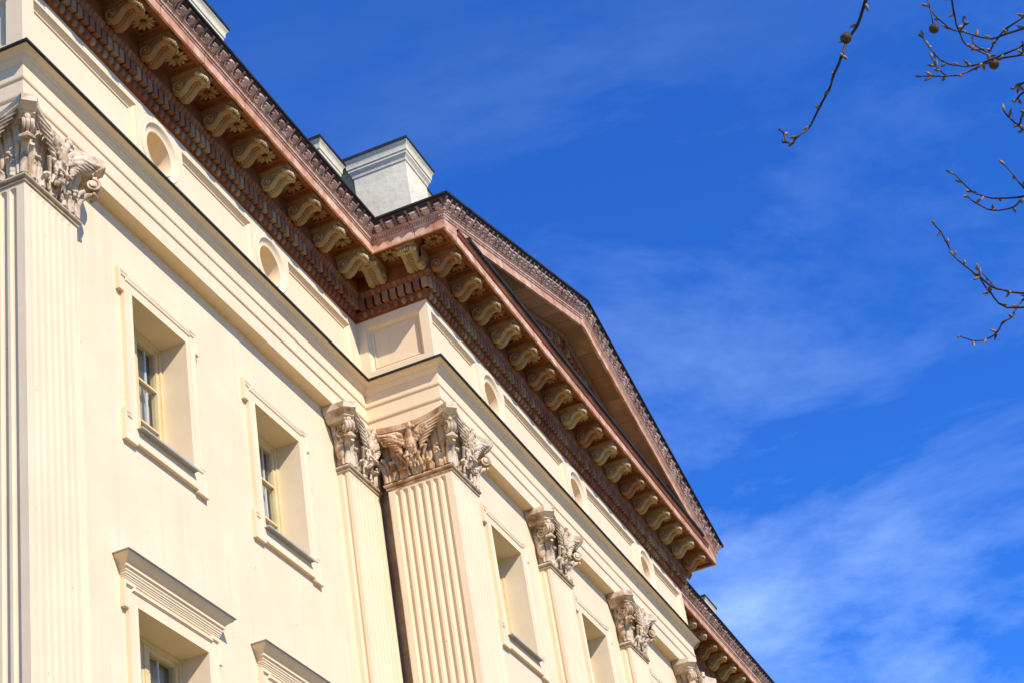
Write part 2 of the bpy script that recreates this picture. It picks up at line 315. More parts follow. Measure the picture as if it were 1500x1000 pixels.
def make_window(kind):
    """built round x=0 with the wall plane at y=0; z in neck coordinates"""
    parts = {}
    if kind == 'upper': hw, t, b = HW, WT, WB
    else: hw, t, b = HL, LT, LB
    dp = .42
    m = MB()   # reveal
    m.add([(-hw, 0, b), (-hw, 0, t), (-hw, dp, t), (-hw, dp, b)], [(0, 1, 2, 3)]); m.add([(hw, 0, b), (hw, 0, t), (hw, dp, t), (hw, dp, b)], [(3, 2, 1, 0)])
    m.add([(-hw, 0, t), (hw, 0, t), (hw, dp, t), (-hw, dp, t)], [(0, 1, 2, 3)]); m.add([(-hw, 0, b), (hw, 0, b), (hw, dp, b), (-hw, dp, b)], [(3, 2, 1, 0)])
    parts['reveal'] = m.mesh('reveal', 'reveal', 30, 0)
    m = MB()   # surround
    inner = rect_loop(-hw, hw, b, t)
    if kind == 'upper':
        out = eared(-hw - .21, hw + .21, b - .26, t + .265, .1, .33, .42)
        # fillet and cove
        m2 = inset(out, .035); m3 = inset(out, .075); m4 = inset(out, .085)
        loops_mesh(m, [(out, 0), (out, -.060), (m2, -.060), (inset(out, .045), -.052), (m3, -.045), (m4, -.035)])
        # flat field between the moulding and the opening
        f = MB(); xs = hw + .21 - .03; lo = [(-xs, b - .20), (xs, b - .20), (xs, t + .16), (-xs, t + .16)]
        loops_mesh(m, [(lo, -.033), (rect_loop(-hw - .03, hw + .03, b - .0, t + .03), -.031), (rect_loop(-hw - .02, hw + .02, b - .0, t + .02), -.045), (rect_loop(-hw, hw, b, t), -.045), (inner, 0)])
        for sx in (-1, 1):   # ear fields
            for (za, zb) in ((b - .20, b + .075), (t + .02, t + .18)):
                xa, xb = sorted((sx * (hw + .15), sx * (hw + .27))); m.box(xa, xb, -.0325, 0, za, zb)
    else:
        lo = [(-hw - .2, b - .2), (hw + .2, b - .2), (hw + .2, t + .2), (-hw - .2, t + .2)]
        out = eared(-hw - .21, hw + .21, b - .26, t + .25, .085, .33, .42)
        loops_mesh(m, [(out, 0), (out, -.06), (inset(out, .04), -.06), (inset(out, .06), -.035)])
        loops_mesh(m, [(lo, -.034), (rect_loop(-hw - .03, hw + .03, b, t + .03), -.032), (rect_loop(-hw - .02, hw + .02, b, t + .02), -.045), (rect_loop(-hw, hw, b, t), -.045), (inner, 0)])
        for sx in (-1, 1):
            xa, xb = sorted((sx * (hw + .15), sx * (hw + .26))); m.box(xa, xb, -.0325, 0, t - .02, t + .22)
    parts['surround'] = m.mesh('surround', 'plaster', 30, 0)
    m = MB()
    m.box(-hw - .012, hw + .012, -.105, dp, b - .004, b + .014); m.box(-hw - .012, hw + .012, -.112, -.103, b - .014, b + .014)
    parts['sill'] = m.mesh('sill', 'zinc', 0, 0)
    # timber frame
    m = MB(); y0 = dp - .07
    fw = .055
    for (xa, xb, za, zb) in ((-hw + .002, -hw + fw, b, t), (hw - fw, hw - .002, b, t), (-hw + fw, hw - fw, t - fw, t - .002), (-hw + fw, hw - fw, b + .015, b + .07)): m.box(xa, xb, y0 - .03, dp + .04, za, zb)
    z2 = t - fw
    if kind == 'upper': rows = [b + .07, b + .07 + (z2 - b - .07) * .32, b + .07 + (z2 - b - .07) * .66, z2]
    else: rows = [b + .07 + (z2 - b - .07) * k / 4 for k in range(5)]
    m.box(-.045, .045, y0 - .015, dp + .03, b + .07, z2)   # meeting stile
    for sx in (-1, 1):
        xa, xb = sorted((sx * .045, sx * (hw - fw)))
        m.box(xa, xa + .045, y0, dp + .02, rows[0], z2); m.box(xb - .055 if sx > 0 else xb - .045, xb, y0, dp + .02, rows[0], z2)
        if sx > 0: pass
        m.box(xa + .045, xb - .045, y0, dp + .02, z2 - .05, z2); m.box(xa + .045, xb - .045, y0, dp + .02, rows[0], rows[0] + .05)
        for r in rows[1:-1]: m.box(xa + .045, xb - .045, y0 + .005, dp + .01, r - .014, r + .014)
    parts['window_frame'] = m.mesh('window_frame', 'wood', 0, 0)
    m = MB(); yg = dp - .03
    m.add([(-hw + .05, yg, b + .05), (hw - .05, yg, b + .05), (hw - .05, yg, t - .05), (-hw + .05, yg, t - .05)], [(0, 1, 2, 3)])
    parts['pane'] = m.mesh('pane', 'glass', 0, 0)
    m = MB(); yi = dp - .012   # inner casement, white
    for (xa, xb) in ((-.30, -.27), (.36, .39)): m.box(xa, xb, yi, yi + .02, b + .06, t - .06)
    for r in rows[1:-1]: m.box(-hw + .06, hw - .06, yi + .022, yi + .034, r - .012, r + .012)
    parts['inner_casement'] = m.mesh('inner_casement', 'white', 0, 0)
    m = MB(); n = 90; yc = dp + .085; hw2 = hw + .27
    vs = []; zc0 = b - .25; zc1 = t + .25
    for i in range(n + 1):
        x = -hw2 + 2 * hw2 * i / n; y = yc + .012 * sin(i * 1.1) + .006 * sin(i * .37); vs += [(x, y, zc0), (x, y, zc1)]
    m.add(vs, [(2 * i, 2 * i + 2, 2 * i + 3, 2 * i + 1) for i in range(n)])
    parts['curtain'] = m.mesh('curtain', 'curtain', 60, 0)
    m = MB(); ex = .30; yq = dp + .03; m.add([(-hw - ex, yq, b - ex), (hw + ex, yq, b - ex), (hw + ex, yq, t + ex), (-hw - ex, yq, t + ex), (-hw - ex, dp + .8, b - ex), (hw + ex, dp + .8, b - ex), (hw + ex, dp + .8, t + ex), (-hw - ex, dp + .8, t + ex)], [(0, 1, 5, 4), (1, 2, 6, 5), (2, 3, 7, 6), (3, 0, 4, 7), (4, 5, 6, 7)])
    parts['room'] = m.mesh('room', 'dark', 0, 0)
    if kind == 'lower':
        m = MB(); zt = t + .525
        x0, x1 = -hw - .205, hw + .205
        prof = [(0, t + .24), (.05, t + .245), (.05, t + .262), (.06, t + .275), (.06, t + .29), (.068, t + .295), (.068, t + .31), (.078, t + .318), (.078, t + .335), (.09, t + .35), (.09, t + .37), (.105, t + .385), (.112, t + .388),
                (.112, t + .425), (.12, t + .43), (.13, t + .445), (.155, t + .465), (.185, t + .487), (.198, t + .505), (.198, t + .52)]
        profile_x(m, x0, x1, prof, 0)
        parts['hood'] = m.mesh('hood', 'plaster', 30, 0)
        m = MB(); profile_x(m, x0, x1, [(0, zt - .004), (.222, zt - .004), (.222, zt + .004), (.21, zt + .008), (0, zt + .06)], 0)
        parts['hood_flashing'] = m.mesh('hood_flashing', 'zinc', 0, 0)
    return parts
WIN = {k: make_window(k) for k in ('upper', 'lower')}
def place_window(kind, x, y):
    p = WIN[kind]; root = link('window', p['window_frame'], bld, (x, y, Z0))
    for k, me in p.items():
        if k == 'window_frame': continue
        link(k, me, root)
for c in wing_c: place_window('upper', c, yW); place_window('lower', c - .08, yW)
for c in port_c: place_window('upper', c, yW - D); place_window('lower', c, yW - D)
for c in rw_c: place_window('upper', c, yW); place_window('lower', c, yW)

# ------------------------------------------------------------------ pilasters
def flute_face(mb, w, zt, zb, nf=7, margin=.085):
    """fluted face in local coords: x 0..w, y = depth (0 front), z from zb to zt"""
    pitch = (w - 2 * margin) / nf; r = pitch * .36
    xs = [0.0]
    for k in range(nf):
        c = margin + pitch * (k + .5)
        for q in (-1.0, -.95, -.8, -.5, 0, .5, .8, .95, 1.0): xs.append(c + q * r)
    xs.append(w)
    ztop = zt - .10
    zs = [zt] + [ztop + r - r * q for q in (0, .08, .25, .5, .8, 1.0)] + [zb]
    vs = []
    for z in zs:
        for x in xs:
            d = 0
            for k in range(nf):
                c = margin + pitch * (k + .5); e = r * r - (x - c) ** 2
                if z > ztop: e -= (z - ztop) ** 2
                if e > 0: d = sqrt(e) * .75
            vs.append((x, d, z))
    n = len(xs); fs = [(i * n + j, i * n + j + 1, (i + 1) * n + j + 1, (i + 1) * n + j) for i in range(len(zs) - 1) for j in range(n - 1)]
    return vs, fs
def pilaster_shaft(w, corner, front=True):
    """origin at the outer left corner of the pilaster at neck height; front face at y=0 looking to -y"""
    m = MB(); e = .02
    vs, fs = flute_face(m, w - 2 * e, -.085, -Z0)
    m.add([(x + e, y * .24 + e, z) for x, y, z in vs], fs)
    if corner:   # same fluted face on the -x side
        m.add([(y + e, (w - x) - e, z) for x, y, z in vs], fs)
        m.add([(e, w - e, -Z0), (.3, w - e, -Z0), (.3, w - e, -.085), (e, w - e, -.085)], [(0, 1, 2, 3)])
        m.add([(w - e, e, -Z0), (w - e, .3, -Z0), (w - e, .3, -.085), (w - e, e, -.085)], [(0, 1, 2, 3)])
    else:
        for x, sx in ((e, 1), (w - e, -1)):
            pr = [(0, 0), (0, .05), (.004, .055), (.018, .075), (.018, .095), (.004, .115), (0, .12), (0, .25)]
            vs2 = []
            for (a, y) in pr: vs2 += [(x + sx * a, e + y, -Z0), (x + sx * a, e + y, -.085)]
            m.add(vs2, [(2 * i, 2 * i + 1, 2 * i + 3, 2 * i + 2) for i in range(len(pr) - 1)])
    return m.mesh('pilaster', 'plaster', 30)
def ring_profile(): return [(-.03, -.10), (-.005, -.095), (0, -.088), (0, -.07), (-.012, -.062), (-.012, -.052), (.012, -.048), (.026, -.036), (.03, -.022), (.026, -.008), (.012, .002), (-.03, .004)]
def neck(w, corner):
    m = MB()
    if corner: sweep(m, [(.25, w + 0), (0, w), (0, 0), (w, 0), (w, .25)], ring_profile(), )
    else: sweep(m, [(0, .22), (0, 0), (w, 0), (w, .22)], ring_profile())
    return m
# --- capitals
def spiral(mb, c, ax, ay, r, turns=2.1, thick=.03, rnd=None, start=pi / 2, sgn=1, n=34, tn=6):
    """volute ribbon in the plane (ax, ay)"""
    pts = []; rad = []
    for i in range(n):
        t = i / (n - 1); rr = r * (1 - .82 * t ** .8); a = start + sgn * turns * 2 * pi * t
        pts.append(Vector(c) + Vector(ax) * rr * cos(a) + Vector(ay) * rr * sin(a)); rad.append(thick * (1 - .55 * t))
    mb.tube(pts, rad, tn, rnd)
def capital_core(w, corner):
    m = MB(); H = .70
    # bell: flares out towards the top, ribbed like tall leaves
    if corner: path = [(.25, w), (0, w), (0, 0), (w, 0), (w, .25)]
    else: path = [(0, .22), (0, 0), (w, 0), (w, .22)]
    prof = [(-.045 + .10 * (k / 9) ** 2.6, .0 + H * k / 9) for k in range(10)]
    def h(t, v, c):
        t2 = abs(t); g_ = sqrt(max(0, 1 - (t2 / .5) ** 2)); r = .046 * g_ - .012 * math.exp(-(t / .1) ** 2)
        return r * (.55 + .6 * v), .5
    relief(m, path, prof, .13, h, 10)
    # abacus
    def plan(off, dy=0):
        e = .315 - off; f = .165 - off; cv = .20 - off * 0
        def concave(n=9):   # front edge from (-f', -e') to (w+f', ...)
            return [(-.17 + off + (w + .34 - 2 * off) * k / n, -(.295 - off) + cv * (1 - (2 * k / n - 1) ** 2)) for k in range(n + 1)]
        fr = concave()
        if corner:
            lf = [(y, (w - x)) for x, y in fr]   # left face, travelling towards the corner
            return [(.2, w + .17 - off), (-.17 + off * 0, w + .30 - off)][:1] + lf + fr + [(w + .31 - off, -.16 + off * .5), (w + .31 - off, .2)]
        return [(-.30 + off, .2), (-.31 + off, -.155 + off * .5)] + fr + [(w + .31 - off, -.155 + off * .5), (w + .30 - off, .2)]
    layers = [(.115, .66), (.10, .70), (.075, .71), (.075, .735), (.055, .745), (.03, .775), (.0, .80), (0, .90)]
    base = [plan(o) for o, z in layers]; n = len(base[0]); vs = []; fs = []
    for lp, (o, z) in zip(base, layers): vs += [(x, y, z) for x, y in lp]
    for k in range(len(layers) - 1):
        for i in range(n - 1): fs.append((k * n + i, k * n + i + 1, (k + 1) * n + i + 1, (k + 1) * n + i))
    fs.append(tuple(range(n))); fs.append(tuple((len(layers) - 1) * n + i for i in range(n))[::-1])
    m.add(vs, fs)
    # corner volutes with their stalks
    cs = [(0, 0, -1, -1), (w, 0, 1, -1)] + ([(0, w, -1, 1)] if corner else [])
    for (cx, cy, sx, sy) in cs:
        dg = Vector((sx, sy, 0)).normalized(); c = Vector((cx, cy, 0)) + dg * .165 + Vector((0, 0, .535)); side = Vector((-dg.y, dg.x, 0))
        for off in (-.05, 0, .05): spiral(m, c + side * off, dg, (0, 0, 1), .095, 1.9, .026, start=pi * .5, sgn=-1)
        m.tube([c - side * .085, c + side * .085], .045, 10); m.ell(c + dg * .03 + Vector((0, 0, .125)), .045, .045, .05, 8, 5)
        # leaf that curls out under the volute
        pts = []; rad = []
        for k in range(12):
            t = k / 11; o = -.04 + .02 * t + .19 * t ** 4; z = .02 + .43 * t - (.05 * max(0, t - .85) / .15)
            pts.append(Vector((cx, cy, 0)) + dg * o + Vector((0, 0, z))); rad.append(.055 * (1 - .25 * t))
        m.tube(pts, rad, 10, flat=1.0)
        e = pts[-1]; m.tube([e - side * .09 - Vector((0, 0, .02)), e + dg * .03, e + side * .09 - Vector((0, 0, .02))], [.018, .045, .018], 8)
        for s2 in (-1, 1):
            pts2 = [p + side * s2 * (.055 + .03 * (i / 11)) - dg * (.02 + .03 * (i / 11)) for i, p in enumerate(pts)]; m.tube(pts2[:-1], [.026] * 5 + [.03] * 6, 8)
        if not corner and cx == 0:   # scroll seen on the narrow side
            c2 = Vector((-.07, .04, .53)); spiral(m, c2, (0, 1, 0), (0, 0, 1), .10, 1.8, .026, start=pi * .5, sgn=1)
            m.ell((-.06, .09, .24), .03, .07, .16, 8, 6); m.ell((-.075, .08, .30), .03, .05, .09, 8, 6)
    return m
def blob_mesh(build, name, matn, voxel=.012, smooth=60):
    """fuses overlapping shapes into one continuous skin"""
    me = build.mesh(name + '_raw', matn, 0, 0); o = bpy.data.objects.new('tmp', me); COL.objects.link(o)
    md = o.modifiers.new('r', 'REMESH'); md.mode = 'VOXEL'; md.voxel_size = voxel; md.use_smooth_shade = True
    dg = bpy.context.evaluated_depsgraph_get(); dg.update(); ev = o.evaluated_get(dg); new = bpy.data.meshes.new_from_object(ev)
    bpy.data.objects.remove(o); new.name = name
    new.materials.clear(); new.materials.append(M[matn]); bpy.data.meshes.remove(me); return new
def eagle_shapes(w):
    """crowned eagle with spread wings over leaves; local x along the face, -y outwards"""
    m = MB(); cx = w / 2; rd = random.Random(3)
    R = lambda ax, an: Matrix.Rotation(an, 3, ax)
    # body, breast, neck, head, beak, crown, tail
    m.ell((cx, -.10, .44), .105, .085, .17, 12, 8, rot=R('X', .25)); m.ell((cx, -.15, .50), .085, .07, .11, 12, 8)
    m.tube([(cx, -.13, .56), (cx + .01, -.17, .64), (cx + .03, -.20, .70)], [.075, .058, .045], 10)
    m.ell((cx + .045, -.215, .725), .055, .048, .045, 10, 7); m.tube([(cx + .08, -.22, .725), (cx + .125, -.225, .715), (cx + .135, -.225, .685)], [.024, .016, .005], 8)
    for k in range(5): a = 2 * pi * k / 5; m.ell((cx + .035 + .032 * cos(a), -.215 + .032 * sin(a), .79), .014, .014, .03, 6, 4)
    m.ell((cx + .035, -.215, .768), .042, .042, .014, 8, 4); m.ell((cx + .035, -.215, .815), .02, .02, .018, 6, 4)
    for k in range(7): m.ell((cx + rd.uniform(-.05, .05), -.11 - .01 * k % .03, .30 - .028 * k), .040 - .002 * k, .035, .032, 7, 5)
    for k in range(26):   # breast feathers
        a = rd.uniform(-1.2, 1.2); z = rd.uniform(.33, .6); m.ell((cx + .095 * sin(a), -.115 - .075 * cos(a), z), .022, .018, .032, 6, 4)
    for k in range(-2, 3): m.tube([(cx + k * .02, -.07, .34), (cx + k * .05, -.09, .20), (cx + k * .065, -.08, .10)], [.03, .026, .012], 7)
    for s in (-1, 1):   # legs and claws
        m.tube([(cx + s * .06, -.14, .36), (cx + s * .08, -.16, .29)], [.035, .022], 8)
        for k in (-1, 0, 1): m.tube([(cx + s * .08, -.16, .29), (cx + s * .08 + k * .03, -.195, .275), (cx + s * .08 + k * .035, -.2, .25)], [.016, .014, .006], 6)
    for s in (-1, 1):   # wings raised to the abacus horns, long flight feathers fanned one under the other
        sh = Vector((cx + s * .08, -.12, .58)); el = Vector((cx + s * .20, -.15, .705)); tip = Vector((cx + s * (w / 2 + .13), -.245, .80))
        m.tube([sh, sh.lerp(el, .5) + Vector((0, -.03, .0)), el, el.lerp(tip, .5) + Vector((0, -.01, -.035)), tip], [.05, .055, .048, .036, .018], 9)
        for k in range(8):
            root = Vector((cx + s * (.13 + .004 * k), -.135, .665 - .044 * k)); end = Vector((cx + s * (w / 2 + .11 - .062 * k), -.225 + .014 * k, .775 - .050 * k))
            mid = root.lerp(end, .5) + Vector((0, -.045 + .003 * k, -.012)); m.tube([root, root.lerp(mid, .6) + Vector((0, -.012, 0)), mid, end], [.030, .034, .032, .010], 8, flat=.6)
        for r_ in range(2):
            for k in range(6):   # coverts
                t = k / 5; p = sh.lerp(el.lerp(tip, .25), t) + Vector((0, -.045, -.045 - .06 * r_)); m.ell(p, .036, .020, .040, 8, 5, rot=R('Y', s * (.9 - .2 * r_)))
    return m
def leaf_shapes(w):
    m = MB(); rd = random.Random(5)
    for (x, hgt, wd, outw) in ((w * .5, .24, .075, .10), (w * .30, .19, .055, .06), (w * .70, .19, .055, .06), (w * .15, .33, .05, .055), (w * .85, .33, .05, .055)):
        for k in range(-2, 3):   # lobes of one acanthus leaf
            pts = []; rad = []
            for i in range(8):
                t = i / 7; pts.append((x + k * wd * .42 * sin(pi * min(1, t * .9 + .1)) * (1.0 if k else 0) + k * .008, .03 - .05 - outw * t ** 3 + abs(k) * .012, .01 + hgt * (1 - .06 * k * k) * (t if t < .86 else .86 + (t - .86) * .2)))
                rad.append(.021 * (1 - .3 * t))
            m.tube(pts, rad, 7)
        m.ell((x, -.02 - outw, hgt * .9), wd * .8, .035, .03, 9, 6)
        for q in range(5): m.ell((x + rd.uniform(-wd, wd), -.03 - outw * .7, hgt * rd.uniform(.7, .95)), .022, .02, .022, 6, 4)
    for s in (-1, 1):   # small garland hanging beside the bird
        for k in range(6): t = k / 5; m.ell((w / 2 + s * (.13 - .05 * t), -.10 - .03 * sin(pi * t), .36 - .14 * t), .03, .028, .032, 7, 5)
        m.tube([(w * .5 + s * .12, -.04, .02), (w * .5 + s * .15, -.07, .25), (w * .5 + s * .24, -.13, .40)], [.02, .022, .028], 7)
    return m
PW = 1.10
me_sh = {False: pilaster_shaft(PW, False), True: pilaster_shaft(PW, True)}
me_ring = {}; me_core = {}
for c in (False, True):
    me_ring[c] = neck(PW, c).mesh('neck_ring', 'ring', 50)
    me_core[c] = capital_core(PW, c).mesh('capital', 'stone', 38)
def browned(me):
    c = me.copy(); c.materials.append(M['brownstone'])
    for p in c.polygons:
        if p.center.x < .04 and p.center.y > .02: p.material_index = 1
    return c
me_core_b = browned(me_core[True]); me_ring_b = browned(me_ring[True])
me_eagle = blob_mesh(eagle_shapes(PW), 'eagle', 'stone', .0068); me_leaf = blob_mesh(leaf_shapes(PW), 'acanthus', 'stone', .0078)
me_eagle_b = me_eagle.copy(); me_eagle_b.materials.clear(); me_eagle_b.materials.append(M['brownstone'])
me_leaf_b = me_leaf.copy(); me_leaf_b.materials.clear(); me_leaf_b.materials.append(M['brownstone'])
def place_pilaster(x, y, corner=False, mirror=False):
    root = link('pilaster', me_sh[corner], bld, (x + (PW if mirror else 0), y, 0))
    if mirror: root.scale = (-1, 1, 1)
    b_ = corner and not mirror and x > -1
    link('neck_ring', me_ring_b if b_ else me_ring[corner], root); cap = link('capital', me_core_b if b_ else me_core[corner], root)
    link('eagle', me_eagle, root, (0, 0, Z0)); link('acanthus', me_leaf, root, (0, 0, Z0))
    if corner:
        dark = not mirror and x > -1
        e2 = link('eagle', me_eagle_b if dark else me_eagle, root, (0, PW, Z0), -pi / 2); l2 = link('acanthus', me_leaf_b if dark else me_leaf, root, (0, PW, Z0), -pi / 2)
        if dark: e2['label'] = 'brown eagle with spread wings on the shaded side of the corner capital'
    return root
place_pilaster(xL, 0, True); place_pilaster(-.95, 0); place_pilaster(0, -D, True)
place_pilaster(4.16, -D); place_pilaster(8.32, -D); place_pilaster(xE - PW, -D, True, True)
place_pilaster(xE - .15, 0); place_pilaster(xR - PW, 0, True, True)

# ------------------------------------------------------------------ architrave
AR = [(-.25, .915), (-.02, .915), (-.02, 1.16), (-.012, 1.163), (.0, 1.175), (.004, 1.19), (.004, 1.215), (-.012, 1.225), (-.012, 1.42), (-.006, 1.422), (.006, 1.435), (.010, 1.45), (.010, 1.47), (-.001, 1.478),
      (-.001, 1.648), (.010, 1.65), (.016, 1.657), (.018, 1.67), (.022, 1.68), (.045, 1.70), (.054, 1.715), (.056, 1.728), (.072, 1.73), (.075, 1.745), (.090, 1.762), (.118, 1.78), (.140, 1.79), (.148, 1.795), (.148, 1.81)]
m = MB(); sweep(m, FULL, AR); arch = m.build('architrave', 'plaster', bld)
m = MB(); sweep(m, FULL, [(.14, 1.8105), (.168, 1.808), (.172, 1.80), (.176, 1.808), (.176, 1.838), (.165, 1.843), (-.02, 1.875)]); m.build('flashing', 'tin', arch, smooth=0)

# ------------------------------------------------------------------ frieze with panels and round openings
FZ0, FZ1 = 1.855, 3.045
def circ_cell(mb, x0, x1, z0, z1, c, cz, r1, r2, dp, y):
    """sheet x0..x1 with a moulded round opening"""
    N = 48; per = []
    for i in range(N):
        a = 2 * pi * i / N; dx, dz = cos(a), sin(a); t = min((x1 - c if dx > 0 else c - x0) / max(abs(dx), 1e-9), (z1 - cz if dz > 0 else cz - z0) / max(abs(dz), 1e-9)); per.append((c + dx * t, cz + dz * t))
    # snap nearest ones to the corners
    for q in ((x0, z0), (x1, z0), (x1, z1), (x0, z1)):
        k = min(range(N), key=lambda i: (per[i][0] - q[0]) ** 2 + (per[i][1] - q[1]) ** 2); per[k] = q
    ring = lambda r: [(c + r * cos(2 * pi * i / N), cz + r * sin(2 * pi * i / N)) for i in range(N)]
    loops_mesh(mb, [(per, y), (ring(r1 + .09), y), (ring(r1 + .088), y - .010), (ring(r1 + .01), y - .010), (ring(r1 + .008), y - .012), (ring(r1 - .006), y - .02), (ring(r1 - .02), y - .012), (ring(r1 - .03), y + .0), (ring(r1 - .055), y + .022), (ring(r1 - .085), y + .035),
                    (ring(r2 + .018), y + .037), (ring(r2 + .016), y + .022), (ring(r2), y + .028), (ring(r2 - .004), y + .05), (ring(r2 - .01), y + .42)])
    mb.add([(x, y + .42, z) for x, z in ring(r2 - .01)], [tuple(range(N))])
def panel_cell(mb, x0, x1, z0, z1, px0, px1, pz0, pz1, y):
    o = rect_loop(x0, x1, z0, z1); p = rect_loop(px0, px1, pz0, pz1)
    loops_mesh(mb, [(o, y), (p, y), (inset(p, .0), y + .012), (inset(p, .010), y + .013), (inset(p, .014), y + .022), (inset(p, .030), y + .032), (inset(p, .046), y + .056), (inset(p, .050), y + .066), (inset(p, .068), y + .066), (inset(p, .070), y + .057), (inset(p, .088), y + .056), (inset(p, .092), y + .074)])
    q = inset(p, .092); mb.add([(x, y + .074, z) for x, z in q], [(0, 1, 2, 3)])
PZ0, PZ1, OCZ = 2.05, 2.87, 2.455
fm = MB()
def frieze_run(x0, x1, y, panels, ocs):
    cuts = [x0]
    items = sorted([('p', a, b) for a, b in panels] + [('o', c - .5, c + .5) for c in ocs], key=lambda t: t[1])
    for i in range(len(items) - 1): cuts.append((items[i][2] + items[i + 1][1]) / 2)
    cuts.append(x1)
    for it, a, b in zip(items, cuts, cuts[1:]):
        if it[0] == 'p': panel_cell(fm, a, b, FZ0, FZ1, it[1], it[2], PZ0, PZ1, y)
        else: circ_cell(fm, a, b, FZ0, FZ1, (it[1] + it[2]) / 2, OCZ, .44, .31, .05, y)
frieze_run(xL, 0, 0, [(-8.95, -6.62), (-5.44, -3.50), (-2.35, -.26)], [-6.02, -2.92])
frieze_run(0, xE, -D, [(.14, 1.98), (3.20, 6.14), (7.35, 10.24), (11.42, 13.28)], [2.60, 6.75, 10.83])
frieze_run(xE, xR, 0, [(13.7, 15.79), (16.94, 18.88), (20.06, 22.39)], [16.36, 19.46])
def side_panel(x, ya, yb, sgn, panels):
    """frieze on a plane x = const facing -x (sgn -1) or +x"""
    t = MB(); cuts = [ya] + [(panels[i][1] + panels[i + 1][0]) / 2 for i in range(len(panels) - 1)] + [yb]
    for (a, b), c0, c1 in zip(panels, cuts, cuts[1:]): panel_cell(t, c0, c1, FZ0, FZ1, a, b, PZ0, PZ1, 0)
    fm.add([(x - sgn * v[1], v[0], v[2]) for v in t.v], t.f)
side_panel(0, -D, 0, -1, [(-1.10, -.165)]); side_panel(xE, -D, 0, 1, [(-1.10, -.165)])
side_panel(xL, 0, YB, -1, [(.23, 3.3), (3.7, 8.7)]); side_panel(xR, 0, YB, 1, [(.23, 3.3), (3.7, 8.7)])
frieze = fm.build('frieze', 'frieze', bld, smooth=28)

# ------------------------------------------------------------------ cornice
ED = .1394
m = MB(); sweep(m, FULL, [(-.01, 3.022), (.010, 3.022), (.022, 3.028), (.022, 3.038), (.03, 3.042), (.05, 3.065), (.066, 3.10), (.076, 3.14), (.080, 3.16), (.05, 3.162), (.05, 3.335), (.15, 3.335)])
cornice = m.build('cornice', 'terra', bld)
m = MB()
def along(path, i0, i1):
    for i in range(i0, i1):
        p, q = Vector(path[i]), Vector(path[i + 1]); d = (q - p).normalized(); yield p, q, d, Vector((d.y, -d.x)), (q - p).length
rc = random.Random(11)
eg = MB()
def seg_items(kind_first, p, q, d, o, Lg):
    n = max(1, round(Lg / ED)); per = Lg / n
    for k in range(n + (1 if kind_first else 0)): yield k * per, per, n
inner_pts = {(0.0, 0.0), (xE, 0.0)}
for p, q, d, o, Lg in along(FULL, 0, 7):
    n = round(Lg / ED); per = Lg / n; rb = .4
    pin = (round(p.x, 3), round(p.y, 3)) in inner_pts; qin = (round(q.x, 3), round(q.y, 3)) in inner_pts
    ang = atan2(d.y, d.x)
    Rm = Matrix.Rotation(ang, 3, 'Z')
    sgrp = .5
    for k in range(-1, n + 1):
        # dentil
        if k % 5 == 0: sgrp = rc.choice([.3, .4, .5, .55, .62])
        s0 = k * per + per * .14; s1 = s0 + per * .70
        if pin: okp = s0 > .14
        else: okp = s0 > -.14
        if qin: okq = s1 < Lg - .14
        else: okq = s1 < Lg + .14
        r = min(1, max(0, sgrp + rc.uniform(-.22, .3)))
        if okp and okq:
            tmp = MB(); tmp.box(s0, s1, -.158, -.045, 3.163, 3.333, r)
            dk.add([tuple(Vector((p.x, p.y, 0)) + Rm @ Vector(v)) for v in tmp.v], tmp.f, r) if 'dk' in globals() else None
            if 'dk' not in globals():
                dk = MB(); dk.add([tuple(Vector((p.x, p.y, 0)) + Rm @ Vector(v)) for v in tmp.v], tmp.f, r)
        se = k * per + per * .5
        if (not pin or se > .07) and (not qin or se < Lg - .07) and se > -.06 and se < Lg + .06:
            c = Vector((p.x, p.y, 0)) + Rm @ Vector((se, -.058, 0)); r2 = min(1, max(0, sgrp + rc.uniform(-.3, .2)))
            eg.ell((c.x, c.y, 3.094), .046, .046, .064, 10, 7, r2)
            # shell around the egg and the dart beside it
            pts = [Vector((p.x, p.y, 0)) + Rm @ Vector((se + .054 * sin(a), -.06 - .012 * cos(a), 3.112 - .056 * cos(a))) for a in [(-1 + i / 4) * 2.1 for i in range(9)]]
            eg.tube(pts, .008, 4, r2 * .6, caps=False)
            c2 = Vector((p.x, p.y, 0)) + Rm @ Vector((se + per * .5, -.062, 0)); eg.ell((c2.x, c2.y, 3.10), .009, .012, .05, 4, 4, r2 * .7)
dk.build('dentils', 'dentil', cornice, smooth=0)
eg.build('egg_and_dart', 'dentil', cornice, smooth=40)
def leaf_small(t, v, c):
    w_ = .42 * (1 - v * .15) * (1 if v < .35 else 1)
    k = abs(t) / (.46 * (.25 + .75 * min(1, (v) * 1.6)))
    return (.014 * (1 - k * k) if k < 1 else -.004), (.45 if k < 1 else .15) + .1 * sin(c * 1.7)
lm = MB(); relief(lm, FULL, [(.15, 3.334), (.156, 3.345), (.162, 3.36), (.17, 3.38), (.182, 3.398), (.195, 3.41), (.20, 3.425)], .093, leaf_small, 6)
lm.build('leaf_moulding', 'dentil', cornice, smooth=50)
SZ = 3.70
m = MB(); sweep(m, FULL, [(.185, 3.425), (.20, 3.43), (.20, SZ + .002)]); m.build('modillion_band', 'terra', cornice, smooth=0)
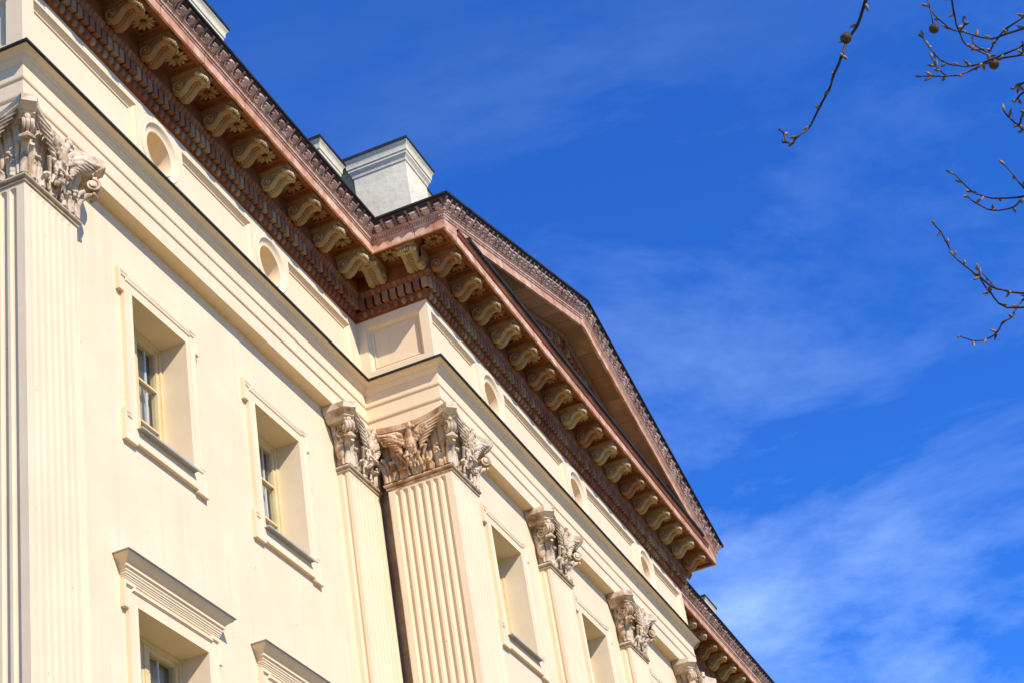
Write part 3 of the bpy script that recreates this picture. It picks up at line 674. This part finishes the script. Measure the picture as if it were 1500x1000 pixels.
# soffit: modillions, coffers with rosettes
sf = MB()
A0, A1 = .2, .715
def hquad(mb, pts, z, rnd=.5): mb.add([(x, y, z) for x, y in pts], [tuple(range(len(pts)))], rnd)
def coffer(mb, x0, x1, y0, y1, hx0, hx1, hy0, hy1, z=SZ, rnd=.5):
    o = rect_loop(x0, x1, y0, y1); h_ = rect_loop(hx0, hx1, hy0, hy1); t = MB()
    loops_mesh(t, [(o, 0), (h_, 0), (h_, .012), (inset(h_, .018), .012), (inset(h_, .018), .03), (inset(h_, .03), .034), (inset(h_, .055), .05), (inset(h_, .06), .085)])
    q = inset(h_, .06); t.add([(x, .085, zz) for x, zz in q], [(0, 1, 2, 3)])
    mb.add([(a, c, z + b) for a, b, c in t.v], t.f, rnd)
mods = []; ros = []
def run(fixed, lo_, hi_, centers, frame):
    """frame(s, a) -> (x, y). s along the wall"""
    cs = sorted(centers)
    for c in cs: mods.append((c, frame))
    for a, b in zip(cs, cs[1:]):
        if b - a > 1.2: continue
        mid = (a + b) / 2
        if frame(mid, .45) is None: continue
        ros.append((mid, .455, frame)); t = MB(); coffer(t, a, b, A0, A1, a + .19, b - .19, .255, .655)
        vs = []
        for (s, a_, z) in t.v: X_, Y_ = frame(s, a_); vs.append((X_, Y_, z))
        sf.add(vs, t.f, .5)
F_front = lambda s, a: (s, -D - a); F_wing = lambda s, a: (s, -a); F_ret = lambda s, a: (-a, s); F_retR = lambda s, a: (xE + a, s)
F_left = lambda s, a: (xL - a, s); F_right = lambda s, a: (xR + a, s)
run(None, 0, 0, [PITCH * k * (xE / (16 * PITCH)) for k in range(17)], F_front)
run(None, 0, 0, [xL + PITCH * k for k in range(11)], F_wing)
run(None, 0, 0, [xE + .83 + PITCH * k for k in range(11)], F_wing)
run(None, 0, 0, [-.58, -D - .02], F_ret); run(None, 0, 0, [-.58, -D - .02], F_retR)
run(None, 0, 0, [PITCH * k for k in range(11)], F_left); run(None, 0, 0, [PITCH * k for k in range(11)], F_right)
# square corner coffers
for (cx, cy, sx) in ((-.0, -D, -1), (xE, -D, 1), (xL, 0, -1), (xR, 0, 1)):
    xa, xb = sorted((cx + sx * A1, cx + sx * .17)); ya, yb = cy - A1, cy - .17
    t = MB(); coffer(t, xa, xb, ya, yb, xa + .06, xb - .05, ya + .06, yb - .05); sf.add(t.v, t.f)
    ros.append(((xa + xb) / 2, (ya + yb) / 2, None))
    # strips to the first modillions
    xs_ = sorted((cx + sx * .17, cx)); hquad(sf, [(xs_[0], cy - A1), (xs_[1], cy - A1), (xs_[1], cy), (xs_[0], cy)], SZ + .001)
    xs_ = sorted((cx + sx * .2, cx + sx * A1)); hquad(sf, [(xs_[0], cy - .17), (xs_[1], cy - .17), (xs_[1], cy + .02), (xs_[0], cy + .02)], SZ + .001)
# inner corners
hquad(sf, [(-.83, -A1), (-.83, -.2), (-.19, -.2), (-.19, -.58), (-A1, -.58), (-A1, -A1)], SZ + .001); hquad(sf, [(xE + .83, -A1), (xE + .83, -.2), (xE + .19, -.2), (xE + .19, -.58), (xE + A1, -.58), (xE + A1, -A1)], SZ + .001)
sf.build('soffit', 'terra', cornice, smooth=0)
co = MB(); sweep(co, FULL, [(.70, SZ + .012), (.70, 3.705), (.715, 3.70), (.72, 3.682), (.755, 3.68), (.755, 3.832), (.748, 3.836)]); co.build('corona', 'pink', cornice)
# modillion
def make_modillion():
    m = MB()
    m.box(-.165, .165, -.695, -.2, 3.672, 3.706, .4); m.box(-.155, .155, -.683, -.2, 3.655, 3.672, .5); m.box(-.145, .145, -.672, -.2, 3.640, 3.655, .6)
    C0 = [(.205, 3.60), (.206, 3.53), (.212, 3.475), (.235, 3.435), (.272, 3.412), (.315, 3.408), (.355, 3.422), (.39, 3.448), (.42, 3.482), (.448, 3.518), (.478, 3.548), (.515, 3.566), (.555, 3.568), (.59, 3.562), (.618, 3.562), (.64, 3.575), (.648, 3.598), (.636, 3.62), (.61, 3.632)]
    C = C0
    xs = [-.140 + .28 * j / 24 for j in range(25)]
    def hx(x):
        u = abs(x); h = .034 * sqrt(max(0, 1 - ((u - .087) / .053) ** 2)); h += .006 if u < .03 else 0
        return h
    vs = []
    for i, (a, z) in enumerate(C):
        b0 = C[max(0, i - 1)]; b1 = C[min(len(C) - 1, i + 1)]; d = Vector((b1[0] - b0[0], b1[1] - b0[1])).normalized(); nn = (d.y, -d.x)
        for x in xs: h = hx(x) - .010; vs.append((x, -(a + nn[0] * h), z + nn[1] * h))
    n = len(xs); m.add(vs, [(i * n + j, i * n + j + 1, (i + 1) * n + j + 1, (i + 1) * n + j) for i in range(len(C) - 1) for j in range(n - 1)], .62)
    for x in (-.140, .140):
        pts = [(x, -a, z + .008) for a, z in C] + [(x, -.205, 3.642)]; m.add(pts, [tuple(range(len(pts)))], .45)
    for i in range(11):   # bead string down the centre groove
        t = i / 10; k = 3 + t * 10; i0 = int(k); f = k - i0; a = C[i0][0] * (1 - f) + C[i0 + 1][0] * f; z = C[i0][1] * (1 - f) + C[i0 + 1][1] * f
        m.ell((0, -a, z - .004), .016, .011, .013, 6, 4, .7); m.ell((-.024, -a, z), .006, .01, .012, 4, 4, .0); m.ell((.024, -a, z), .006, .01, .012, 4, 4, .0)
    for sx in (-1, 1):   # side volutes
        spiral(m, (sx * .143, -.312, 3.515), (0, -1, 0), (0, 0, 1), .094, 2.0, .015, .7, start=-pi * .5, sgn=-1, n=34, tn=5)
        m.ell((sx * .145, -.312, 3.515), .02, .024, .024, 8, 5, .75)
        spiral(m, (sx * .145, -.604, 3.596), (0, -1, 0), (0, 0, 1), .038, 1.6, .014, .95, start=-pi * .5, sgn=1, n=20, tn=5)
        m.ell((sx * .152, -.604, 3.596), .018, .015, .015, 8, 5, 1.0)
        for k in range(5): m.ell((sx * .141, -.43 - .03 * k, 3.60 + .004 * k), .010, .020, .016 - .001 * k, 6, 4, .5)
    rd = random.Random(2)
    for k in range(-2, 3):   # acanthus leaf curling over the front scroll
        m.ell((k * .040, -.652 - .010 * (2 - abs(k)), 3.590), .022, .026, .034, 7, 5, 1.0); m.ell((k * .036, -.615, 3.556 - .006 * (2 - abs(k))), .020, .036, .016, 7, 5, .85)
    for k in range(9): m.ell((rd.uniform(-.09, .09), -.668 - rd.uniform(0, .015), 3.585 + rd.uniform(-.03, .03)), .010, .010, .010, 6, 4, rd.choice([0, 0, 1]))
    return m
mod_me = [None] * 5
for i in range(5):
    mm = make_modillion(); sh = (0, -.34, .06, -.18, .14)[i]; mm.r = [min(1, max(0, r + sh)) for r in mm.r]; mod_me[i] = mm.mesh('modillion', 'mod', 45, 0)
def make_rosette():
    m = MB(); z = 3.752
    for k in range(6):
        a = 2 * pi * k / 6; Rm = Matrix.Rotation(a, 3, 'Z')
        for q in (-1, 1): m.ell(tuple(Vector((0, 0, z)) + Rm @ Vector((.098, q * .022, 0))), .070, .030, .026, 8, 6, .62, rot=Rm @ Matrix.Rotation(q * .22, 3, 'Z') @ Matrix.Rotation(.30, 3, 'Y'))
        Rm2 = Matrix.Rotation(a + pi / 6, 3, 'Z'); m.ell(tuple(Vector((0, 0, z + .02)) + Rm2 @ Vector((.13, 0, 0))), .05, .016, .015, 6, 4, .2, rot=Rm2)
    for k in range(5): a = 2 * pi * k / 5; m.ell((.018 * cos(a), .018 * sin(a), z - .03), .014, .014, .014, 6, 4, .35)
    return m
ros_me = []
for sh in (0, -.3, .15):
    mm = make_rosette(); mm.r = [min(1, max(0, r + sh)) for r in mm.r]; ros_me.append(mm.mesh('rosette', 'mod', 50, 0))
rm = random.Random(21)
rotf = {F_front: (0, 0, -D), F_wing: (0, 0, 0), F_ret: (-pi / 2, 0, 0), F_retR: (pi / 2, xE, 0), F_left: (-pi / 2, xL, 0), F_right: (pi / 2, xR, 0)}
for c, fr in mods:
    rz, ox, oy = rotf[fr]; x, y = (c, oy) if rz == 0 else (ox, c)
    link('modillion', rm.choice(mod_me), cornice, (x, y, Z0), rz)
for s, a, fr in ros:
    x, y = (s, a) if fr is None else fr(s, a)
    link('rosette', rm.choice(ros_me), cornice, (x, y, Z0), rm.uniform(0, 1))

# mouldings above the corona and the carved gutter (sima)
P_bead = [(.745, 3.835), (.765, 3.85), (.772, 3.87), (.772, 3.885)]
P_bead2 = [(.772, 3.885), (.782, 3.888), (.786, 3.90), (.782, 3.912), (.775, 3.915)]
P_fil = [(.775, 3.915), (.80, 3.93), (.805, 3.95), (.825, 3.957), (.825, 3.968), (.815, 3.97)]
P_sima = [(.815, 3.968), (.816, 3.982), (.818, 3.996), (.822, 4.010), (.828, 4.024), (.836, 4.038), (.846, 4.052), (.859, 4.066), (.874, 4.080), (.892, 4.093), (.910, 4.104), (.926, 4.114), (.937, 4.126), (.942, 4.142)]
P_tin = [(.93, 4.14), (.958, 4.138), (.962, 4.145), (.962, 4.178), (.95, 4.186), (.5, 4.22)]
def beads(t, v, c):
    k = max(0, 1 - (2.3 * t) ** 2); return .016 * sqrt(k) * sin(pi * v) - .002, .75 if k > .2 else .05
def hsh(c, k=0):
    j = sin(c * 12.9898 + k * 4.1) * 43758.5453; return j - math.floor(j)
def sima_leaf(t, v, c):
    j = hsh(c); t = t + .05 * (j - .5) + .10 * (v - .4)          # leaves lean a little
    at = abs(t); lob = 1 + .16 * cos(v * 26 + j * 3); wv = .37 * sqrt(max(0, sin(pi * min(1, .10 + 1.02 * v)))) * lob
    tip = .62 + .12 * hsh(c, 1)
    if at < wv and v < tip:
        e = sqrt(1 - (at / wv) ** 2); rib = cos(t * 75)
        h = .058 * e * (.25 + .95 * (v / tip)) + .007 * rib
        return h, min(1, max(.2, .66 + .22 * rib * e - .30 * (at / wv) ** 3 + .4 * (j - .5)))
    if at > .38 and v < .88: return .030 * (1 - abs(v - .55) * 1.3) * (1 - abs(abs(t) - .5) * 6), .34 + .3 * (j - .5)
    return -.012, .10 - .1 * v  # dark ground, darkest at the top: soot plus overhang shade put into the colour
PA = [(xL, YB), (xL, 0), (0, 0), (0, -D)]; PB = [(xE, -D), (xE, 0), (xR, 0), (xR, YB)]
FRONT_L, FRONT_R = (1, -D), (xE - 1, -D)
for path, pre, post in ((PA, None, FRONT_L), (PB, FRONT_R, None)):
    m = MB(); sweep(m, path, P_bead, pre, post); sweep(m, path, P_fil, pre, post); m.build('cyma', 'pink', cornice)
    m = MB(); relief(m, path, P_bead2, .04, beads, 4, pre, post); m.build('bead_moulding', 'leafs', cornice, smooth=60)
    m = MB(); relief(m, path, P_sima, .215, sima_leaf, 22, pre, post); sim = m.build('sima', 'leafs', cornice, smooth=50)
    m = MB(); sweep(m, path, P_tin, pre, post); m.build('gutter', 'tin', cornice, smooth=0)

# ------------------------------------------------------------------ pediment
MID = xE / 2; SL = 2.285 / (MID + .95)
def shr(x, a): return SL * min(x + a, xE + a - x)
FP = [(0, -D), (MID, -D), (xE, -D)]
def rake_bed(mb, prof, rnd=None):
    n = len(prof); vs = []
    for x in (-.5, MID, xE + .5):
        for a, z in prof: vs.append((x, -D - a, z + shr(x, .735)))
    mb.add(vs, [(k * n + j, k * n + j + 1, (k + 1) * n + j + 1, (k + 1) * n + j) for k in range(2) for j in range(n - 1)], rnd)
def rake_sweep(mb, prof, rnd=None, da=0, inner=False):
    """profile travelling up and down the two rakes"""
    n = len(prof); vs = []
    for a, z in prof: vs.append(((-a if not inner else .0), -D - a - da, z + (0 if not inner else shr(0, a))))
    for a, z in prof: vs.append((MID, -D - a - da, z + shr(MID, a)))
    for a, z in prof: vs.append(((xE + a if not inner else xE), -D - a - da, z + (0 if not inner else shr(0, a))))
    fs = [(k * n + j, k * n + j + 1, (k + 1) * n + j + 1, (k + 1) * n + j) for k in range(2) for j in range(n - 1)]
    mb.add(vs, fs, rnd)
m = MB(); tz = 3.70
m.add([(-.1, -D - .12, 3.9), (xE + .1, -D - .12, 3.9), (xE + .1, -D - .12, 3.95), (MID, -D - .12, 3.5 + shr(MID, .735)), (-.1, -D - .12, 3.95)], [(0, 1, 2, 3, 4)])
ped = m.build('pediment', 'ochre', bld, smooth=0)
# coping on the horizontal cornice below the tympanum
m = MB(); fp2 = [(0, -D), (xE, -D)]
prof = [(.745, 3.835), (.765, 3.85), (.772, 3.87), (.785, 3.89), (.785, 3.915), (.80, 3.93), (.80, 3.955), (.70, 3.96)]
vs = []; n = len(prof)
for a, z in prof: vs.append((-.2, -D - a, z))
for a, z in prof: vs.append((xE + .2, -D - a, z))
m.add(vs, [(j, j + 1, n + j + 1, n + j) for j in range(n - 1)]); m.build('base_moulding', 'terra', ped)
m = MB(); vs = []
prof = [(.80, 3.955), (.825, 3.957), (.832, 3.965), (.832, 4.035), (.82, 4.045), (.45, 4.09), (.10, 4.11)]; n = len(prof)
for a, z in prof: vs.append((.22, -D - a, z))
for a, z in prof: vs.append((xE - .22, -D - a, z))
m.add(vs, [(j, j + 1, n + j + 1, n + j) for j in range(n - 1)] + [tuple(range(n))] + [tuple(range(n, 2 * n))]); m.build('base_flashing', 'tin', ped, smooth=0)
m = MB(); rake_sweep(m, [(.70, SZ + .01), (.70, 3.705), (.715, 3.70), (.72, 3.682), (.755, 3.68), (.755, 3.832), (.748, 3.836)], da=.004); m.build('raking_corona', 'pink', ped)
m = MB(); rake_sweep(m, P_bead, da=.004); rake_sweep(m, [(.775, 3.885), (.775, 3.915)], da=.004); rake_sweep(m, P_fil, da=.004); m.build('raking_moulding', 'pink', ped)
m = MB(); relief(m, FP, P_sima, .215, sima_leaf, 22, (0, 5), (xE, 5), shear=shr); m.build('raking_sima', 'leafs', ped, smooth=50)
m = MB(); rake_sweep(m, P_tin[:-1] + [(.0, 4.19), (-6, 4.19)], da=.0); m.build('pediment_roof', 'tin', ped, smooth=0)
m = MB(); relief(m, FP, P_bead2, .04, beads, 4, (0, 5), (xE, 5), shear=shr); m.build('bead_moulding', 'leafs', ped, smooth=60)
# raking soffit in slabs with open joints
m = MB(); rs = random.Random(4)
for side in (0, 1):
    nS = 11; xa0 = -.7
    for k in range(nS):
        s0 = xa0 + (MID - xa0) * k / nS; s1 = xa0 + (MID - xa0) * (k + 1) / nS - (.012 if k < nS - 1 else 0)
        xx = (s0, s1) if side == 0 else (xE - s0, xE - s1); r = rs.uniform(.1, .95)
        zs_ = [SZ + shr(x, .735) + .004 for x in xx]; y0, y1 = -D - .715, -D - .30
        m.add([(xx[0], y0, zs_[0]), (xx[1], y0, zs_[1]), (xx[1], y1, zs_[1]), (xx[0], y1, zs_[0]), (xx[0], y0, zs_[0] + .03), (xx[1], y0, zs_[1] + .03), (xx[1], y1, zs_[1] + .03), (xx[0], y1, zs_[0] + .03)],
              [(0, 1, 2, 3), (0, 1, 5, 4), (1, 2, 6, 5), (2, 3, 7, 6), (3, 0, 4, 7)], r)
m.build('raking_soffit', 'panel', ped, smooth=0)
m = MB(); rake_bed(m, [(.72, 3.76), (.2, 3.76)]); m.build('soffit_backing', 'terra', ped, smooth=0)
m = MB(); rake_bed(m, [(.34, 3.705), (.34, 3.67), (.325, 3.66), (.31, 3.635), (.30, 3.60), (.215, 3.60), (.215, 3.42), (.20, 3.41), (.17, 3.37), (.12, 3.33)]); m.build('raking_bed_moulding', 'dentil', ped)
for side in (0, 1):
    m = MB(); x = .1
    while x < MID - .1:
        r = rs.uniform(.2, .9); xa, xb = (x, x + .10) if side == 0 else (xE - x - .10, xE - x); t = MB(); t.box(xa, xb, -D - .29, -D - .2, 0, .16, r)
        m.add([(v[0], v[1], v[2] + 3.425 + shr(v[0], .735)) for v in t.v], t.f, r); x += .15
    m.build('dentil_row', 'dentil', ped, smooth=0)

# ------------------------------------------------------------------ roof and chimneys
m = MB(); zr = 4.215
m.add([(xL - .6, -.6, zr), (-.5, -.6, zr), (-.5, -D - .5, zr), (.3, -D - .5, zr), (.3, 4.5, 6.2), (xL + 3, 4.5, 6.2), (xL - .6, YB + .6, zr)], [(0, 1, 2, 3, 4, 5), (0, 5, 6)])
m.add([(xE + .5, -D - .5, zr), (xE + .5, -.6, zr), (xR + .6, -.6, zr), (xR - 3, 4.5, 6.2), (xE - .3, 4.5, 6.2), (xE - .3, -D - .5, zr), (xR + .6, YB + .6, zr)], [(0, 1, 2, 3, 4, 5), (3, 2, 6)])
roof = m.build('roof', 'tin', bld, smooth=0)
def chimney(x0, x1, y0, y1, zb, zt, body='chim', plinth=None, label=None):
    """shaft x0..x1 / y0..y1 with a moulded cap whose flashing tops out at zt"""
    m = MB(); m.box(x0, x1, y0, y1, zb, zt - .25)
    if plinth: m.box(x0 - .04, x1 + .04, y0 - .04, y1 + .04, zb, plinth)
    c = m.build('chimney', body, roof, smooth=0)
    if label: c['label'] = label
    m = MB(); pr = [(0, zt - .42), (.018, zt - .41), (.02, zt - .38), (.035, zt - .34), (.06, zt - .31), (.065, zt - .30), (.065, zt - .26), (.082, zt - .25), (.084, zt - .22), (.09, zt - .17), (.105, zt - .13), (.125, zt - .105), (.128, zt - .055)]
    n = len(pr); lp = [[(x0 - a, y0 - a), (x1 + a, y0 - a), (x1 + a, y1 + a), (x0 - a, y1 + a)] for a, z in pr]; vs = []
    for q, (a, z) in zip(lp, pr): vs += [(x, y, z) for x, y in q]
    m.add(vs, [(k * 4 + i, k * 4 + (i + 1) % 4, (k + 1) * 4 + (i + 1) % 4, (k + 1) * 4 + i) for k in range(n - 1) for i in range(4)]); m.build('chimney_cap', body, c, smooth=20)
    m = MB(); m.box(x0 - .14, x1 + .14, y0 - .14, y1 + .14, zt - .085, zt - .03); m.box(x0 - .13, x1 + .13, y0 - .13, y1 + .13, zt - .03, zt, taper=.08); m.build('chimney_flashing', 'tin', c, smooth=0)
    return c
chimney(-.14, .74, -1.31, -.36, 4.1, 6.16, plinth=4.63, label='large white chimney block rising over the corner where the portico meets the wing')
lk = chimney(.02, .60, -.34, 2.2, 4.1, 6.16, body='ochre')
m = MB(); m.box(-.26, .8, -.20, 2.4, 6.05, 6.098); m.build('chimney_flashing', 'tin', lk, smooth=0)
chimney(1.05, 1.95, -.82, .2, 4.3, 6.62)
chimney(-1.60, -.95, -.38, .4, 4.1, 5.58)
chimney(-5.65, -4.80, -.38, .4, 4.1, 5.55)
chimney(19.42, 20.17, -.38, .4, 4.1, 5.40)

# ------------------------------------------------------------------ ground
m = MB(); m.add([(-400, -400, 0), (400, -400, 0), (400, 400, 0), (-400, 400, 0)], [(0, 1, 2, 3)]); gr = m.build('pavement', 'paving', None, smooth=0, z0=0); gr['kind'] = 'structure'

# ------------------------------------------------------------------ plane tree
TW = {'A': [[-18.702, -9.591, 5.597], [-18.657, -9.548, 5.551], [-18.595, -9.503, 5.528], [-18.631, -9.464, 5.46], [-18.678, -9.429, 5.367], [-18.649, -9.387, 5.329], [-18.563, -9.352, 5.345], [-18.522, -9.304, 5.323], [-18.563, -9.26, 5.234], [-18.62, -9.219, 5.173], [-18.59, -9.198, 5.176]], 'A2': [[-18.559, -9.195, 5.198], [-18.515, -9.161, 5.247]], 'A3': [[-18.569, -9.174, 5.204], [-18.526, -9.173, 5.268], [-18.567, -9.165, 5.263]], 'B1': [[-18.479, -9.746, 5.704], [-18.428, -9.741, 5.681], [-18.464, -9.734, 5.569], [-18.447, -9.727, 5.532]], 'B2': [[-18.188, -10.08, 5.604], [-18.214, -10.004, 5.569], [-18.273, -9.943, 5.528], [-18.239, -9.893, 5.557], [-18.192, -9.853, 5.626], [-18.224, -9.814, 5.638], [-18.317, -9.779, 5.594], [-18.379, -9.752, 5.604], [-18.357, -9.733, 5.693]], 'B3': [[-18.127, -10.131, 5.722], [-18.184, -10.02, 5.638], [-18.184, -9.955, 5.617], [-18.104, -9.915, 5.648], [-18.059, -9.883, 5.646], [-18.111, -9.866, 5.592]], 'B4': [[-18.285, -9.831, 5.823], [-18.308, -9.817, 5.732], [-18.274, -9.807, 5.686], [-18.171, -9.805, 5.7], [-18.099, -9.814, 5.676], [-18.135, -9.839, 5.615], [-18.171, -9.875, 5.536]], 'B5': [[-18.075, -10.094, 5.625], [-18.141, -9.989, 5.559], [-18.148, -9.916, 5.546], [-18.086, -9.847, 5.589], [-18.062, -9.801, 5.613], [-18.131, -9.768, 5.577], [-18.22, -9.728, 5.544], [-18.225, -9.705, 5.588], [-18.17, -9.694, 5.673], [-18.17, -9.687, 5.717]], 'B6': [[-17.964, -10.082, 5.639], [-18.054, -9.984, 5.585], [-18.027, -9.895, 5.624], [-17.97, -9.823, 5.663], [-17.999, -9.761, 5.639], [-18.093, -9.714, 5.585], [-18.136, -9.671, 5.573], [-18.087, -9.633, 5.627]], 'B7': [[-18.058, -9.716, 5.613], [-18.137, -9.703, 5.582], [-18.095, -9.698, 5.638], [-18.046, -9.691, 5.716]], 'B8': [[-18.273, -9.802, 5.605], [-18.293, -9.823, 5.607], [-18.351, -9.825, 5.591]], 'B9': [[-18.25, -9.837, 5.585], [-18.251, -9.836, 5.548], [-18.269, -9.863, 5.485]], 'R1': [[-18.007, -10.018, 5.487], [-18.083, -9.948, 5.452], [-18.081, -9.928, 5.45], [-18.006, -9.914, 5.5]], 'R2': [[-18.0, -10.013, 5.474], [-18.07, -9.938, 5.427], [-18.063, -9.91, 5.414], [-17.984, -9.902, 5.46]], 'R3': [[-17.984, -10.001, 5.445], [-18.038, -9.916, 5.369], [-18.022, -9.886, 5.34], [-17.968, -9.868, 5.42], [-17.948, -9.859, 5.467]], 'R4': [[-17.926, -9.96, 5.338], [-18.012, -9.897, 5.321], [-18.02, -9.885, 5.337]], 'C1': [[-17.647, -9.938, 5.28], [-17.727, -9.831, 5.25], [-17.674, -9.75, 5.31], [-17.668, -9.702, 5.347], [-17.755, -9.671, 5.322], [-17.849, -9.651, 5.311], [-17.843, -9.632, 5.36]], 'C2': [[-17.653, -9.941, 5.29], [-17.724, -9.829, 5.244], [-17.641, -9.786, 5.276], [-17.631, -9.719, 5.299], [-17.731, -9.671, 5.286], [-17.819, -9.652, 5.267]], 'C3': [[-17.626, -9.922, 5.24], [-17.741, -9.841, 5.275], [-17.689, -9.826, 5.368], [-17.688, -9.809, 5.426]], 'D1': [[-17.309, -9.831, 5.093], [-17.297, -9.738, 5.123], [-17.301, -9.679, 5.153], [-17.407, -9.627, 5.134], [-17.506, -9.597, 5.133], [-17.505, -9.56, 5.2], [-17.448, -9.535, 5.284], [-17.47, -9.528, 5.326], [-17.581, -9.522, 5.316], [-17.647, -9.512, 5.306]], 'D2': [[-17.397, -9.634, 5.136], [-17.377, -9.621, 5.19], [-17.378, -9.604, 5.236]], 'D4': [[-17.434, -9.596, 5.175], [-17.351, -9.614, 5.147], [-17.277, -9.653, 5.106], [-17.293, -9.814, 5.046]], 'D3': [[-17.224, -9.838, 5.155], [-17.172, -9.735, 5.18], [-17.206, -9.688, 5.133], [-17.287, -9.658, 5.057], [-17.301, -9.619, 5.037], [-17.21, -9.589, 5.057], [-17.156, -9.545, 5.073], [-17.227, -9.499, 5.049], [-17.337, -9.461, 5.022]], 'limb1': [[-18.623, -9.59, 5.663], [-18.718, -9.681, 5.718], [-18.648, -9.935, 5.863], [-18.459, -10.267, 5.858]], 'limb2': [[-18.318, -9.75, 5.836], [-18.239, -9.832, 5.86], [-18.114, -10.221, 5.864]]}
tree = empty('plane_tree', 'bare plane tree whose budding twigs and round seed balls hang into the blue sky', 'tree', (-17.2, -15.6, 0))
def tadd(pts): return [(x + 17.2, y + 15.6, z) for x, y, z in pts]
def smooth_pts(pts, sub=4):
    P = [Vector(p) for p in pts]; out = []
    for i in range(len(P) - 1):
        p0 = P[max(i - 1, 0)]; p1 = P[i]; p2 = P[i + 1]; p3 = P[min(i + 2, len(P) - 1)]
        for k in range(sub):
            t = k / sub; out.append(.5 * ((2 * p1) + (p2 - p0) * t + (2 * p0 - 5 * p1 + 4 * p2 - p3) * t * t + (-p0 + 3 * p1 - 3 * p2 + p3) * t ** 3))
    out.append(P[-1]); return out
m = MB()
m.tube(smooth_pts(tadd([(-17.2, -15.6, -.1), (-17.25, -15.55, 1.6), (-17.1, -15.45, 3.4), (-17.15, -15.3, 4.9), (-17.0, -15.35, 6.6), (-17.1, -15.5, 8.6)])), [.30 - .24 * (i / 20) for i in range(21)], 14); trunk = m.build('trunk', 'bark', tree, z0=0)
rt = random.Random(9)
def twig(mb, pts, r0, r1, buds=True, sub=3, last=True):
    sp = smooth_pts(tadd(pts), sub); n = len(sp)
    rad = [r0 + (r1 - r0) * (i / (n - 1)) ** .8 for i in range(n)]
    for i in range(0, n, sub): rad[i] *= 1.15      # swollen nodes
    sp = [p + Vector((rt.uniform(-1, 1), rt.uniform(-1, 1), rt.uniform(-1, 1))) * .0012 for p in sp]
    mb.tube(sp, rad, 7)
    if buds:
        for i in range(sub, n if last else n - 1, sub):
            for rep in range(1 if rt.random() < .7 else 2):
                d = (sp[min(i + 1, n - 1)] - sp[i - 1]).normalized(); o = d.orthogonal(); o.rotate(Matrix.Rotation(rt.uniform(0, 6.28), 3, d)); dr = (d * .8 + o * .9).normalized()
                if i == n - 1: dr = (d + o * .3).normalized()
                ln = rt.uniform(.018, .032); b0 = sp[i] + o * rad[i] * .5; mb.tube([b0, b0 + dr * ln * .3, b0 + dr * ln * .62, b0 + dr * ln], [.003, .0056, .0054, .0012], 7, mi=1)
def ball(parent, p, r, st=None):
    m = MB(); p = Vector(tadd([p])[0]); n = 0
    m.ell(p, r, r, r * .95, 14, 10)
    for k in range(150):
        z = 1 - 2 * (k + .5) / 150; a = k * 2.39996; q = Vector((sqrt(1 - z * z) * cos(a), sqrt(1 - z * z) * sin(a), z)); m.tube([p + q * r * .92, p + q * r * 1.13], [r * .09, r * .02], 4, caps=False)
    m.build('seed_ball', 'ball', parent, z0=0)
def branch(items, parent=tree):
    m = MB()
    for pts, a, b in items: twig(m, pts, a, b, last=pts is not TW['A3'])
    return m.build('branch', ['bark', 'bud'], parent, smooth=60, z0=0)
m = MB()
for pts, a, b in (([(-17.15, -15.3, 4.5), (-17.3, -13.6, 5.35), (-17.6, -12.2, 5.65), (-17.9, -11.1, 5.85), (-18.2, -10.45, 5.83), (-18.459, -10.267, 5.858)], .09, .018), ([(-17.1, -15.3, 5.2), (-17.4, -13.5, 5.9), (-17.7, -12.0, 5.95), (-18.0, -10.9, 5.85), (-18.114, -10.221, 5.864)], .07, .014),
                  ([(-17.1, -15.4, 3.6), (-17.0, -13.8, 4.3), (-17.05, -12.2, 4.7), (-17.1, -11.0, 4.95), (-17.15, -10.2, 5.1), (-17.25, -9.95, 5.12)], .08, .014), ([(-17.1, -15.4, 4.1), (-17.3, -13.7, 4.8), (-17.5, -12.1, 5.15), (-17.55, -10.9, 5.25), (-17.6, -10.05, 5.28)], .06, .012)):
    m.tube(smooth_pts(tadd(pts)), [a + (b - a) * i / ((len(pts) - 1) * 4) for i in range((len(pts) - 1) * 4 + 1)], 10)
m.build('limb', 'bark', tree, z0=0)
bA = branch([(TW['limb1'][::-1], .013, .0068), (TW['A'], .0058, .0030), (TW['A2'], .0042, .0035), (TW['A3'], .0034, .0030)])
bA['label'] = 'long twig hanging alone left of the others with one seed ball'
q = TW['A'][3]; ball(bA, (q[0] - .022, q[1] + .006, q[2] - .012), .018)
bB = branch([(TW['limb2'][::-1], .013, .008)] + [(TW[k], .0040, .0024) for k in ('B2', 'B3', 'B4', 'B5', 'B6')] + [(TW[k], .0030, .0021) for k in ('B7', 'B8', 'B9')])
m = MB(); m.tube(smooth_pts(tadd(TW['B1'])), .0022, 6); m.build('stalk', 'bark', bB, z0=0)
ball(bB, (TW['B1'][-1][0], TW['B1'][-1][1], TW['B1'][-1][2] - .012), .016)
q = TW['B4'][-1]; ball(bB, (q[0], q[1], q[2] - .032), .017)
branch([([(-17.75, -11.6, 5.78), (-17.95, -10.7, 5.62), TW['R1'][0]], .007, .0045)] + [(TW[k], .0042, .0028) for k in ('R1', 'R2', 'R3', 'R4')])
branch([([(-17.6, -10.05, 5.28), TW['C1'][0]], .009, .0055)] + [(TW[k], .0040, .0022) for k in ('C1', 'C2', 'C3')])
branch([([(-17.25, -9.95, 5.12), TW['D1'][0]], .010, .006), ([(-17.25, -9.95, 5.12), TW['D4'][-1]], .009, .006)] + [(TW['D1'], .0050, .0023), (TW['D2'], .0030, .0022), (TW['D3'], .0048, .0023), (TW['D4'][::-1], .0042, .0030)])
